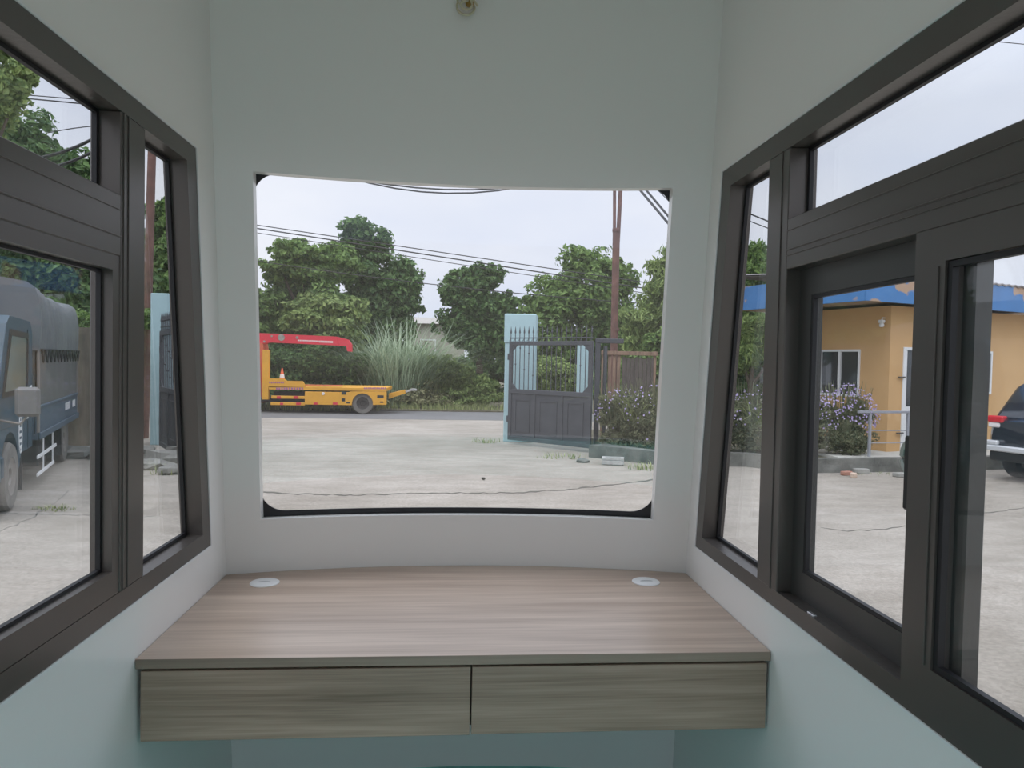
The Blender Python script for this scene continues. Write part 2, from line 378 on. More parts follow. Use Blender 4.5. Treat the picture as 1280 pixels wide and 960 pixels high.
# ---- right window (window_2)
w2 = struct(empty('window_2')); x0 = W-.004; xo = W+.064
MB().ring(RW, [(-.38, .905), (2.203, .908), (2.046, 1.974), (-.38, 1.974)], 0, x0, xo).build('window_frame', 'alu', w2)
MB().rbox(x0-.0015, xo, 1.672, 1.785, .906, 1.973, .002).rbox(x0-.004, x0, 1.705, 1.708, .906, 1.973, .0008).build('mullion', 'alu', w2)
MB().rbox(x0-.0015, xo, -.38, 1.672, 1.684, 1.803, .002).rbox(x0-.0045, x0, -.38, 1.671, 1.728, 1.731, .0008).rbox(x0-.004, x0, -.38, 1.671, 1.774, 1.776, .0008).rbox(x0-.004, x0, -.38, 1.671, 1.715, 1.717, .0008).build('transom_bar', 'alu', w2)
MB().ring(inset(RW, -.004), inset(RW, .0015), 0, W, x0-.003).build('highlight_bead', 'white', w2)  # white caulked step, also standing in for the highlight along the opening
rs = MB().ring([(1.084, .9055), (1.6718, .9055), (1.6718, 1.6838), (1.084, 1.6838)], [(1.195, .971), (1.616, .971), (1.616, 1.62), (1.195, 1.62)], 0, .787, .815).build('sliding_sash', 'alu2', w2)
pane(rs, .802, [(1.1951, .9711), (1.6159, .9711), (1.6159, 1.6199), (1.1951, 1.6199)])
MB().ring([(1.196, .9715), (1.6155, .9715), (1.6155, 1.6195), (1.196, 1.6195)], [(1.205, .980), (1.607, .980), (1.607, 1.611), (1.205, 1.611)], 0, .788, .798).build('gasket', 'gasket', rs)
fs_ = MB().ring([(-.36, .9055), (1.185, .9055), (1.185, 1.6838), (-.36, 1.6838)], [(-.29, .96), (1.108, .96), (1.108, 1.627), (-.29, 1.627)], 0, x0-.001, .783).rbox(x0-.004, x0, 1.122, 1.1245, .962, 1.62, .0008).build('sliding_sash', 'alu', w2)
pane(fs_, .770, [(-.2895, .9605), (1.1075, .9605), (1.1075, 1.6265), (-.2895, 1.6265)])
MB().ring([(-.288, .961), (1.107, .961), (1.107, 1.6255), (-.288, 1.6255)], [(-.277, .970), (1.096, .970), (1.096, 1.616), (-.277, 1.616)], 0, .755, .766).build('gasket', 'gasket', fs_)
lt = MB().rbox(.757, .772, 1.1855, 1.2075, 1.205, 1.335, .003).build('latch_plate', 'black', fs_)
lr = MB(); 
pts = [(.7655, 1.190+.030*math.sin(a)*1.0, 1.297+.030*math.cos(a)) for a in [PI*i/14 for i in range(15)]]
lr.tube(pts, .0068, 8); lr.build('crescent_latch', 'latch', fs_, smooth=True)
MB().rbox(.7605, .7705, 1.186, 1.212, 1.285, 1.309, .003).build('latch_knob', 'black', fs_)
MB().rbox(x0+.003, x0+.012, 1.50, 1.528, .9055, .911, .001).build('track_clip', 'steel', w2)
pane(w2, .809, [(1.786, .909), (2.202, .909), (2.045, 1.973), (1.786, 1.973)])
pane(w2, .809, [(-.378, 1.804), (1.671, 1.804), (1.671, 1.973), (-.378, 1.973)])
for pts_o, pts_i in (([(1.7855, .9085), (2.2025, .9085), (2.0455, 1.9735), (1.7855, 1.9735)], [(1.795, .917), (2.191, .917), (2.036, 1.964), (1.795, 1.964)]),
                     ([(-.378, 1.8035), (1.6715, 1.8035), (1.6715, 1.9735), (-.378, 1.9735)], [(-.368, 1.812), (1.662, 1.812), (1.662, 1.965), (-.368, 1.965)])):
    MB().ring(pts_o, pts_i, 0, .796, .806).build('gasket', 'gasket', w2)

# ---- front windscreen (window_3): curved pane with a black printed border
w3 = struct(empty('window_3'))
def curved(xs, zs, off, th):
    vs = []; fs = []; n = len(zs)
    for d in (off, off+th):
        for x in xs:
            for z in zs: vs.append((x, fy(x, z)+d, z))
    T = len(xs)*n
    for i in range(len(xs)-1):
        for k in range(n-1):
            a = i*n+k; fs.append((a, a+n, a+n+1, a+1)); fs.append((T+a+1, T+a+n+1, T+a+n, T+a))
    for i in range(len(xs)-1):
        for k in (0, n-1): a = i*n+k; fs.append((a, a+n, T+a+n, T+a))
    for k in range(n-1):
        for i in (0, len(xs)-1): a = i*n+k; fs.append((a, a+1, T+a+1, T+a))
    return MB().add(vs, fs)
EX = .04
pn = curved([XL-EX+(XR-XL+2*EX)*i/30 for i in range(31)], [ZB-EX+(ZT-ZB+2*EX)*k/10 for k in range(11)], .040, .005).build('pane', 'glassw', w3, smooth=True)
def rr(x0, x1, z0, z1, r, nx, nz, nc):                # rounded rectangle sampled evenly enough to follow the curve
    P = []
    for i in range(nx): P.append((x0+r+(x1-x0-2*r)*i/nx, z0))
    for i in range(nc): a = -PI/2+PI/2*i/nc; P.append((x1-r+r*math.cos(a), z0+r+r*math.sin(a)))
    for i in range(nz): P.append((x1, z0+r+(z1-z0-2*r)*i/nz))
    for i in range(nc): a = PI/2*i/nc; P.append((x1-r+r*math.cos(a), z1-r+r*math.sin(a)))
    for i in range(nx): P.append((x1-r-(x1-x0-2*r)*i/nx, z1))
    for i in range(nc): a = PI/2+PI/2*i/nc; P.append((x0+r+r*math.cos(a), z1-r+r*math.sin(a)))
    for i in range(nz): P.append((x0, z1-r-(z1-z0-2*r)*i/nz))
    for i in range(nc): a = PI+PI/2*i/nc; P.append((x0+r+r*math.cos(a), z0+r+r*math.sin(a)))
    return P
a_ = rr(XL-EX, XR+EX, ZB-EX, ZT+EX, .02, 24, 10, 8); b_ = rr(XL-.0095, XR+.0095, ZB+.019, ZT+.0075, .078, 24, 10, 8)
vs = []; n = len(a_)
for d in (.0355, .0395):
    for P in (a_, b_):
        for (x, z) in P: vs.append((x, fy(x, z)+d, z))
fs = []
for i in range(n):
    j = (i+1) % n; fs += [(i, j, n+j, n+i), (2*n+i, 3*n+i, 3*n+j, 2*n+j), (i, 2*n+i, 2*n+j, j), (n+i, n+j, 3*n+j, 3*n+i)]
MB().add(vs, fs).build('gasket', 'gasket', w3)

# ---- desk
desk = empty('desk', (0, 1.70, 0))
tag(desk, 'built-in wood laminate desk with two drawers under the front window', 'desk')
DY = 1.70
pts = [(-W+.002, 0), (W-.002, 0)]
for i in range(33):
    x = (W-.002)*(1-2*i/32); pts.append((x, fy(x, .74)-.003-DY))
MB().prism(pts, 2, .7275, .75).build('worktop', 'top', desk)
MB().rbox(-W+.002, W-.002, -.0015, .0, .7275, .7497, .0004).build('edge_banding', 'edge', desk)
for (a, b, zb) in ((-.745, .0165, .5545), (.0205, .748, .556)):
    d = MB().rbox(a, b, .004, .022, zb, .7195, .0012).build('drawer', 'drawer', desk)
MB().box(-.715, .715, .03, .47, .566, .578).box(-.715, -.70, .03, .47, .578, .727).box(.70, .715, .03, .47, .578, .727).box(.010, .026, .03, .47, .578, .727).box(-.70, .010, .46, .47, .578, .727).box(.026, .70, .46, .47, .578, .727).build('carcass', 'carc', desk)
for (gx, gy) in ((-.611, 2.270), (.592, 2.264)):
    g = MB().lathe([(.030, .7485), (.0445, .7500), (.0445, .7522), (.042, .7540), (.036, .7545), (0.0001, .7545)], c=(gx, gy-DY, 0)).build('cable_grommet', 'plastic', desk, smooth=True)
    pts = [(gx+.020*math.cos(a), gy-DY-.006+.010*math.sin(a)) for a in [PI*i/10 for i in range(11)]]
    MB().prism(pts, 2, .7545, .7552).build('grommet_slot', 'slot', g)

# ---- wires hanging from the ceiling hole
cw = empty('ceiling_wire', (-.018, 2.252, 2.542))
tag(cw, 'coiled cream wire hanging from the ceiling above the front window', 'wire')
MB().lathe([(.0001, -.010), (.011, -.010), (.014, .0), (.014, .066), (.0001, .066)], c=(.010, -.014, .002)).build('foam_plug', 'hole', cw, smooth=True)
def coil(c, r, t0, t1, ell=1.0, dz=0):
    return [(c[0]+r*math.cos(t0+(t1-t0)*i/22), c[1]+dz*i/22, c[2]+ell*r*math.sin(t0+(t1-t0)*i/22)) for i in range(23)]
MB().tube([(.004, -.014, .062), (-.014, -.016, .03), (-.028, -.014, .006)]+coil((-.002, -.016, -.012), .027, PI*.85, PI*2.55, .85, .012)+[(.014, -.024, .004), (-.010, -.028, -.004), (-.022, -.026, -.012)], .0038, 6).build('loop', 'wire', cw, smooth=True)
MB().tube([(.010, -.022, .058), (-.018, -.022, .026)]+coil((0, -.026, -.012), .017, PI*.8, PI*2.3, .9, -.008)+[(.022, -.032, .0), (.034, -.032, -.016)], .0034, 6).build('loop', 'wire', cw, smooth=True)

# ================================================================== OUTSIDE: ground
def slab(name, poly, z0, z1, m): return MB().prism(poly, 2, z0, z1).build(name, m)
struct(slab('ground', [(-70, -30), (70, -30), (70, 80), (-70, 80)], GZ-.3, GZ, 'ground'), 'pale worn concrete yard outside the booth')
struct(slab('road', [(-70, 21.2), (70, 24.2), (70, 29.5), (-70, 25.2)], GZ-.01, GZ+.006, 'asphalt'), 'grey asphalt road passing beyond the yard')
struct(slab('verge', [(-70, 25.0), (70, 27.6), (70, 75), (-70, 75)], GZ-.01, GZ+.05, 'soil'), 'weedy earth verge on the far side of the road')
def crackline(pp, w, name, label, seed=1):
    rs = random.Random(seed); P = []
    for (a, b) in zip(pp[:-1], pp[1:]):
        n = max(2, int(abs(b[0]-a[0])/7))
        for i in range(n):
            t = i/n; P.append(gp(a[0]+(b[0]-a[0])*t, a[1]+(b[1]-a[1])*t+rs.uniform(-.9, .9)))
    L1 = []; L2 = []
    for p in P:
        h = w*rs.uniform(.25, 1.0); L1.append((p.x, p.y-h)); L2.append((p.x+rs.uniform(-.03, .03), p.y+h*rs.uniform(.4, 1)))
    mb = MB(); n = len(P)
    vs = [(x, y, GZ+.003) for x, y in L1]+[(x, y, GZ+.003) for x, y in L2]+[(x, y, GZ-.004) for x, y in L1]+[(x, y, GZ-.004) for x, y in L2]
    fs = []
    for i in range(n-1): fs += [(i, i+1, n+i+1, n+i), (2*n+i, 3*n+i, 3*n+i+1, 2*n+i+1), (i, 2*n+i, 2*n+i+1, i+1), (n+i, n+i+1, 3*n+i+1, 3*n+i)]
    mb.add(vs, fs); return tag(mb.build(name, 'joint' if 'joint' in name else 'crack'), label, 'crack')
crackline([(318, 613), (352, 617), (430, 619), (520, 617), (640, 616), (720, 611), (800, 602), (850, 594)], .055, 'pavement_crack', 'long dark crack across the yard seen through the front window')
crackline([(1028, 660), (1060, 664), (1100, 662), (1138, 656)], .018, 'pavement_crack', 'short fine crack in the yard seen through the right sliding sash', 3)
crackline([(1180, 648), (1240, 640), (1300, 633)], .014, 'pavement_crack', 'thin crack running in front of the black car', 5)
crackline([(-10, 642), (60, 643), (135, 645), (200, 646)], .016, 'pavement_joint', 'straight slab joint in the yard beside the blue truck', 6)
crackline([(-10, 668), (10, 660), (34, 650), (70, 628), (92, 607)], .012, 'pavement_joint', 'slab joint running towards the blue truck wheels', 8)

# ================================================================== vegetation
def leaves_mesh(name, pts, nor, size, m, parent, aspect=.5, droop=.0, core=None):
    n = len(pts); pts = np.asarray(pts); nor = np.asarray(nor)
    rnd = rng.normal(size=(n, 3)); t = rnd-(rnd*nor).sum(1, keepdims=True)*nor
    t[:, 2] -= droop; t /= np.linalg.norm(t, axis=1, keepdims=True)+1e-9
    b = np.cross(nor, t); s = size*rng.uniform(.6, 1.25, size=(n, 1)); h = s*aspect
    v = np.stack([pts-t*s*.5, pts+b*h*.5-t*s*.05+nor*s*.06, pts+t*s*.5-nor*s*.10, pts-b*h*.5-t*s*.05+nor*s*.06], 1).reshape(-1, 3)
    f = np.arange(4*n).reshape(n, 4)
    if core is not None:
        cv, cf = core; off = len(v); v = np.concatenate([v, np.array(cv)])
        faces = [tuple(r) for r in f.tolist()]+[tuple(i+off for i in q) for q in cf]
    else: faces = f.tolist()
    me = bpy.data.meshes.new(name); me.from_pydata(v.tolist(), [], faces); me.materials.append(M[m])
    o = bpy.data.objects.new(name, me); C.objects.link(o); o.parent = parent
    return o
def crown_pts(blobs, n, sub=11, up=.25):
    """blobs: (centre, (rx, ry, rz)); leaves sit on smaller clumps spread over each blob"""
    P = []; Nn = []; vol = [b[1][0]*b[1][2] for b in blobs]; tot = sum(vol)
    for (c, r), w in zip(blobs, vol):
        k = int(n*w/tot); c = np.array(c); r = np.array(r)
        d = rng.normal(size=(sub*3, 3)); d /= np.linalg.norm(d, axis=1, keepdims=True)
        cc = c+d*r*rng.uniform(.50, .92, size=(len(d), 1)); cr = (rng.uniform(.14, .38, size=(len(d), 1))*r*np.array([1, 1, .8]))
        i = rng.integers(0, len(d), size=k); dd = rng.normal(size=(k, 3)); dd[:, 2] += .35; dd /= np.linalg.norm(dd, axis=1, keepdims=True)
        P.append(cc[i]+dd*cr[i]*rng.uniform(.6, 1.15, size=(k, 1))*np.where(rng.random((k, 1)) < .06, 1.3, 1))
        q = dd*.9+rng.normal(size=(k, 3))*.45; q[:, 2] += up; q /= np.linalg.norm(q, axis=1, keepdims=True); Nn.append(q)
    return np.concatenate(P), np.concatenate(Nn)
def core_mesh(blobs, s=.62):
    mb = MB()
    for i, (c, r) in enumerate(blobs): mb.blob(c, tuple(x*s for x in r), .12, i)
    return mb.v, mb.f
def tree(name, label, Y, blobs_px, n, size, m, trunk=None, aspect=.5, droop=0, group=None, cat='tree', dy=.8, core=.6, sub=11):
    base = gp(blobs_px[0][0], 520); bx = at(trunk if trunk else blobs_px[0][0], 480, Y)
    root = empty(name, (bx.x, Y, GZ)); tag(root, label, cat, group)
    bl = []
    for b in blobs_px:
        px, py, rx, rz = b[:4]; yy = Y+(b[4] if len(b) > 4 else 0); c = at(px, py, yy)-Vector((bx.x, Y, GZ)); k = (c+Vector((bx.x, Y, GZ))-CAM).dot(fw)/F
        bl.append((tuple(c), (rx*k, max(rx, rz)*k*dy, rz*k)))
    n = int(n*1.25); P, Nn = crown_pts(bl, n, sub)
    k = int(n*.35); Q = []; wv = np.array([b[1][0]*b[1][2] for b in bl]); wv = wv/wv.sum()
    ix = rng.choice(len(bl), size=k, p=wv); cc = np.array([b[0] for b in bl])[ix]; rr3 = np.array([b[1] for b in bl])[ix]
    d = rng.normal(size=(k, 3)); d /= np.linalg.norm(d, axis=1, keepdims=True); Q = cc+d*rr3*(rng.uniform(0, .72, size=(k, 1)))
    P = np.concatenate([P, Q]); Nn = np.concatenate([Nn, -np.array([[0, 1.0, 0]])+rng.normal(size=(k, 3))*.5]); Nn /= np.linalg.norm(Nn, axis=1, keepdims=True)
    leaves_mesh('foliage', P, Nn, size, m, root, aspect, droop, None)
    if trunk:
        c0 = bl[0][0]; tm = MB(); r = max(.06, Y*.006)
        tm.tube([(0, 0, 0), (.05, 0, c0[2]*.3), (c0[0]*.5, c0[1]*.5, c0[2]*.7), (c0[0], c0[1], c0[2]+bl[0][1][2]*.2)], r, 8, r*.45)
        for c, rad in bl[1:4]: tm.tube([(c0[0]*.4, c0[1]*.4, c0[2]*.55), (c[0]*.6+c0[0]*.2, c[1]*.6, c[2]*.8), c], r*.5, 6, r*.2)
        tm.build('trunk', 'trunk', root, smooth=True)
    return root
T = tree
T('broadleaf_tree', 'layered leafy tree at left of the front window, behind the red crane boom', 31,
  [(385, 345, 52, 30), (350, 335, 30, 16, -1), (372, 315, 38, 16, -1), (420, 330, 34, 28), (400, 390, 60, 34), (358, 372, 28, 18)], 11000, .26, 'leafA', trunk=392)
T('broadleaf_tree', 'tallest rounded dark green tree behind the crane truck', 33,
  [(466, 360, 46, 44), (452, 296, 30, 24), (472, 312, 27, 26), (500, 350, 32, 34), (440, 320, 28, 26), (505, 385, 26, 26), (470, 400, 50, 40)], 12000, .27, 'leafB', trunk=466)
T('broadleaf_tree', 'low yellow-green tree in front of the taller ones, just above the red boom', 29.5,
  [(405, 395, 48, 30), (440, 392, 24, 20), (375, 405, 34, 22), (420, 420, 40, 24)], 8500, .22, 'leafC', trunk=404)
T('broadleaf_tree', 'small tree cut off by the left edge of the front window', 30,
  [(325, 385, 30, 32), (310, 420, 40, 36), (345, 420, 24, 24)], 6500, .24, 'leafA', trunk=318)
T('broadleaf_tree', 'free-standing dark green tree left of the pale blue gate pillar', 34,
  [(598, 385, 36, 36), (568, 365, 20, 26), (612, 345, 18, 22), (596, 350, 22, 24), (630, 385, 22, 24), (575, 410, 30, 30), (610, 425, 42, 36)], 11000, .27, 'leafB', trunk=598)
T('broadleaf_tree', 'broad domed tree behind the gate, crossed by the rusty pole', 31,
  [(728, 375, 56, 44), (735, 332, 40, 24), (695, 370, 36, 30), (775, 345, 24, 26), (670, 385, 22, 20), (760, 390, 44, 40), (690, 420, 50, 34)], 13000, .25, 'leafA', trunk=722)
T('feathery_tree', 'feathery leafed tree at the right edge of the front window', 22,
  [(850, 390, 48, 50), (828, 360, 26, 34), (850, 330, 30, 26), (805, 400, 30, 34), (800, 435, 34, 34), (840, 450, 50, 40), (885, 400, 40, 50)], 13000, .27, 'leafC', trunk=850, aspect=.28, droop=.7)
T('feathery_tree', 'tall tree seen through the narrow right pane above the blue eaves', 20.5,
  [(950, 345, 34, 36), (944, 318, 18, 18), (972, 345, 34, 36), (918, 375, 30, 36), (920, 410, 40, 40), (905, 450, 34, 34)], 10000, .22, 'leafA', trunk=945, aspect=.3, droop=.6)
T('broadleaf_tree', 'tree filling the narrow left pane behind the pale blue gate pillar', 26,
  [(195, 330, 42, 60), (205, 275, 26, 26), (170, 340, 36, 50), (230, 350, 44, 60), (190, 400, 60, 50)], 10500, .26, 'leafA', trunk=196)
T('broadleaf_tree', 'tall tree above the tarpaulin of the blue truck', 19,
  [(85, 330, 60, 60), (20, 300, 60, 60), (100, 225, 40, 34), (60, 215, 40, 44), (20, 180, 44, 50), (-30, 220, 70, 90), (130, 370, 50, 60), (60, 400, 80, 50)], 21000, .22, 'leafB', trunk=80)
T('large_leaf_tree', 'nearer branch with large leaves in the top left corner', 11,
  [(10, 118, 32, 30), (30, 95, 16, 22), (-25, 110, 50, 60), (-50, 200, 50, 60), (0, 62, 16, 16)], 7500, .125, 'leafC', trunk=-150, aspect=.6, droop=.5)
T('broadleaf_tree', 'tree behind the right end of the ochre house', 27,
  [(1300, 440, 26, 40), (1320, 400, 30, 30)], 3500, .25, 'leafA', trunk=1305)
T('background_tree', 'dark tree mass far behind the crane boom', 38, [(360, 430, 60, 50), (430, 430, 60, 50), (480, 440, 50, 44), (400, 475, 90, 30)], 9000, .34, 'leafB', trunk=420)
T('background_tree', 'dark tree mass far behind the gate pillar and the plank fence', 38, [(640, 440, 50, 36), (700, 445, 60, 40), (770, 440, 60, 46), (600, 470, 50, 30), (740, 475, 90, 26), (825, 440, 40, 60)], 11000, .34, 'leafB', trunk=700)
T('background_tree', 'dark tree mass far behind the blue truck', 24, [(60, 350, 90, 60), (140, 390, 70, 60), (0, 330, 60, 60)], 9000, .30, 'leafB', trunk=110)
T('shrub', 'dark hedge closing the gap below the trees in the narrow right pane', 18.5, [(930, 470, 26, 34), (955, 465, 18, 34), (900, 470, 30, 30)], 5000, .16, 'leafB', cat='bush')
T('feathery_shrub', 'feathery foliage hanging below the blue eaves in the narrow right pane', 15.0, [(944, 415, 24, 22), (930, 445, 24, 24), (962, 440, 14, 14)], 2600, .19, 'leafC', trunk=935, aspect=.28, droop=.8, cat='bush')
# undergrowth beyond the road
T('shrub', 'dark tangled shrub behind the yellow truck bed, under the boom', 28.3, [(360, 462, 40, 32), (400, 460, 44, 32), (440, 470, 34, 28), (330, 470, 34, 30), (385, 488, 60, 24)], 12000, .18, 'leafB', cat='bush', core=.75)
T('shrub', 'bright green shrub left of the gate pillar beyond the road', 28.4, [(575, 478, 26, 24), (600, 490, 28, 20), (548, 470, 26, 28), (590, 496, 44, 14), (555, 496, 40, 16)], 9000, .17, 'leafC', cat='bush', core=.7)
T('shrub', 'low dry weeds behind the tow hook of the truck', 27.9, [(515, 494, 40, 18), (490, 500, 30, 14), (545, 502, 34, 12)], 5500, .15, 'leafD', cat='bush', core=.7)
T('shrub', 'green undergrowth seen through the bars of the gate', 27.5, [(690, 470, 34, 28), (720, 478, 26, 24), (660, 480, 26, 22)], 6500, .15, 'leafC', cat='bush', core=.7)
T('shrub', 'dense hedge growth behind the dark plank fence', 19, [(800, 470, 40, 34), (845, 480, 40, 40), (880, 460, 30, 40), (825, 440, 26, 30)], 9000, .15, 'leafA', cat='bush', core=.7)
T('shrub', 'leafy growth on top of the stained wall behind the blue truck', 16.2, [(130, 408, 34, 16), (70, 402, 50, 18), (20, 400, 50, 20), (185, 400, 24, 14)], 5500, .13, 'leafA', cat='bush', core=.6)

def blades(name, label, base, n, spread, length, m, width=.035, lean=.6, cat='grass', group=None, rz=0):
    root = empty(name, base); tag(root, label, cat, group); mb = MB()
    for i in range(n):
        a = random.uniform(0, 2*PI); r = spread*math.sqrt(random.random()); x, y = r*math.cos(a), r*math.sin(a)*.6
        h = length*random.uniform(.5, 1.05); ln = lean*random.uniform(.25, 1.3); da = random.uniform(0, 2*PI) if random.random() < .5 else a
        dx, dy = math.cos(da), math.sin(da); dy = max(dy, -.25) if cat == 'reed' else dy; w = width*random.uniform(.6, 1.2); px, py = -dy*w/2, dx*w/2; P = []
        for k in range(6):
            t = k/5; s = ln*h*t*t; z = h*(t-.45*ln*t*t*t); ww = (1-t*.9)
            P.append((x+dx*s+px*ww, y+dy*s+py*ww, z)); P.append((x+dx*s-px*ww, y+dy*s-py*ww, z))
        mb.add(P, [(2*k, 2*k+1, 2*k+3, 2*k+2) for k in range(5)])
    mb.build('blades', m, root, fix=False); return root
c = at(497, 510, 28.2); blades('giant_reed', 'big clump of tall arching grey-green reeds right of the crane boom', (c.x, 28.2, GZ), 1500, 1.5, 4.1, 'leafR', .085, .95, 'reed')
c = at(462, 510, 28.8); blades('giant_reed', 'smaller leaning reed clump just behind the boom tip', (c.x, 28.8, GZ), 520, .9, 3.4, 'leafR', .08, 1.1, 'reed')
c = at(540, 510, 28.4); blades('giant_reed', 'shorter reeds between the big clump and the bright shrub', (c.x, 28.4, GZ), 600, 1.1, 2.6, 'grassy', .06, .7, 'reed')

# violet-flowering bushes along the kerb
def flower_bush(label, base, w, h, n, nf, seed):
    root = empty('flowering_bush', base); tag(root, label, 'bush')
    bl = [((0, 0, h*.42), (w*.5, w*.38, h*.42)), ((-w*.22, 0, h*.6), (w*.28, w*.26, h*.3)), ((w*.24, .03, h*.55), (w*.28, w*.26, h*.3)), ((0, -.05, h*.2), (w*.46, w*.36, h*.2))]
    P, Nn = crown_pts(bl, n, 9); P[:, 2] = np.abs(P[:, 2])+.01
    leaves_mesh('foliage', P, Nn, .085, 'leafS', root, .28, -.2, core_mesh(bl, .40))
    mb = MB(); rs = random.Random(seed)
    for i in range(int(n/90)):
        a = rs.uniform(0, 2*PI); r = rs.uniform(0, w*.4); x, y = r*math.cos(a), r*math.sin(a)*.7
        mb.tube([(x*.4, y*.4, h*.2), (x*.9, y*.9, h*.7), (x*1.1, y*1.1, h*rs.uniform(.85, 1.12))], .004, 4)
    mb.build('stems', 'leafS', root)
    d = rng.normal(size=(nf, 3)); d[:, 2] = np.abs(d[:, 2])*1.1-.15; d[:, 1] = -np.abs(d[:, 1])*.9+.1*d[:, 1]; d /= np.linalg.norm(d, axis=1, keepdims=True)
    fm = MB()
    for q in d:
        p = Vector((q[0]*w*.5, q[1]*w*.4, h*.52+q[2]*h*.5))*1.0; p *= rs.uniform(.93, 1.06)
        nrm = Vector(q).lerp(Vector((rs.uniform(-1, 1), -1, rs.uniform(0, 1))), .5).normalized(); t = nrm.orthogonal().normalized(); b = nrm.cross(t); R = rs.uniform(.015, .026)
        ring = []
        for k in range(10):
            a = 2*PI*k/10; rr_ = R*(1 if k % 2 == 0 else .62); ring.append(p+(t*math.cos(a)+b*math.sin(a))*rr_+nrm*R*.35)
        fm.add([p]+ring, [(0, k+1, (k+1) % 10+1) for k in range(10)])
    f = fm.build('blossoms', 'flower', root, fix=False); f['kind'] = 'stuff'; return root
def on(px, Y, z=GZ): q = at(px, 500, Y); return (q.x, Y, z)
PZ = GZ+.25
flower_bush('violet-flowered bush right beside the open gate leaf', on(776, 14.55, PZ-.1), 1.05, 1.2, 9500, 70, 1)
flower_bush('violet-flowered bush at the right edge of the front window', on(820, 13.95, PZ-.1), 1.25, 1.3, 10500, 90, 2)
flower_bush('violet-flowered bush hidden mostly behind the right wall edge', on(880, 13.6, PZ-.1), 1.4, 1.2, 6000, 60, 3)
flower_bush('violet-flowered bush seen through the narrow right pane', on(940, 13.5, PZ-.1), 1.45, 1.3, 9500, 110, 4)
flower_bush('dense bush covered in violet flowers in front of the ochre house window', on(1053, 13.1, PZ-.05), 1.3, 1.28, 11000, 330, 5)
c = gp(800, 560); blades('spider_plant', 'pale arching grass leaves among the violet flowers behind the gate', on(798, 14.0, PZ+.5), 60, .3, .95, 'grassy', .03, 1.2, 'grass')
blades('spider_plant', 'pale arching grass leaves inside the bush of the narrow right pane', on(946, 13.2, PZ+.45), 45, .25, .85, 'grassy', .03, 1.2, 'grass')
# weeds
for (px, py, n_, sp, L_, lab) in ((608, 553, 60, .35, .16, 'weed tuft at the foot of the pale blue gate pillar'), (700, 572, 70, .5, .14, 'sparse weeds growing under the open gate leaf'),
        (812, 586, 90, .45, .18, 'dry weeds on the yard right of the concrete block'), (68, 637, 60, .25, .07, 'small flat weed patch on the joint near the blue truck'),
        (205, 590, 120, .6, .16, 'scrubby weeds around the rubble by the left gate leaf'), (1090, 592, 40, .5, .05, 'faint weeds along the kerb before the ochre house')):
    g = gp(px, py); blades('weed_tuft', lab, (g.x, g.y, GZ), n_, sp, L_, 'grassy', .018, .9, 'weed')
for (px, Y, lab) in ((350, 26.1, 'grass fringe along the road behind the truck wheels'), (560, 27.0, 'grass fringe along the far road edge below the bright shrub')):
    b = on(px, Y); r_ = blades('grass_fringe', lab, b, 900, 3.6, .45, 'grassy', .03, .8, 'grass'); r_.scale = (1, .25, 1)

# ================================================================== gate, pillars, fence
def pillar(name, label, x, y, wx, wy, top, rz=0, capline=True):
    root = empty(name, (x, y, GZ), rz); tag(root, label, 'pillar')
    MB().rbox(-wx/2, wx/2, -wy/2, wy/2, 0, top-.68 if capline else top, .012).build('shaft', 'pillar', root)
    if capline: MB().rbox(-wx/2-.02, wx/2+.02, -wy/2-.02, wy/2+.02, top-.68, top, .02).build('pillar_head', 'pillar', root)
    return root
pillar('gate_pillar', 'pale blue square pillar carrying the open gate leaf', 1.50, 16.95, .70, .70, 2.97, -.17)
pillar('gate_pillar', 'pale blue pillar in the narrow left pane beside the stained wall', at(203.5, 480, 15.5).x, 15.5, .36, .36, 3.12, 0, False)
pillar('gate_pillar', 'pale blue pillar standing farther back, seen through the gate bars', at(722, 480, 19.2).x+.19, 19.2, .38, .4, 2.42, 0, False)

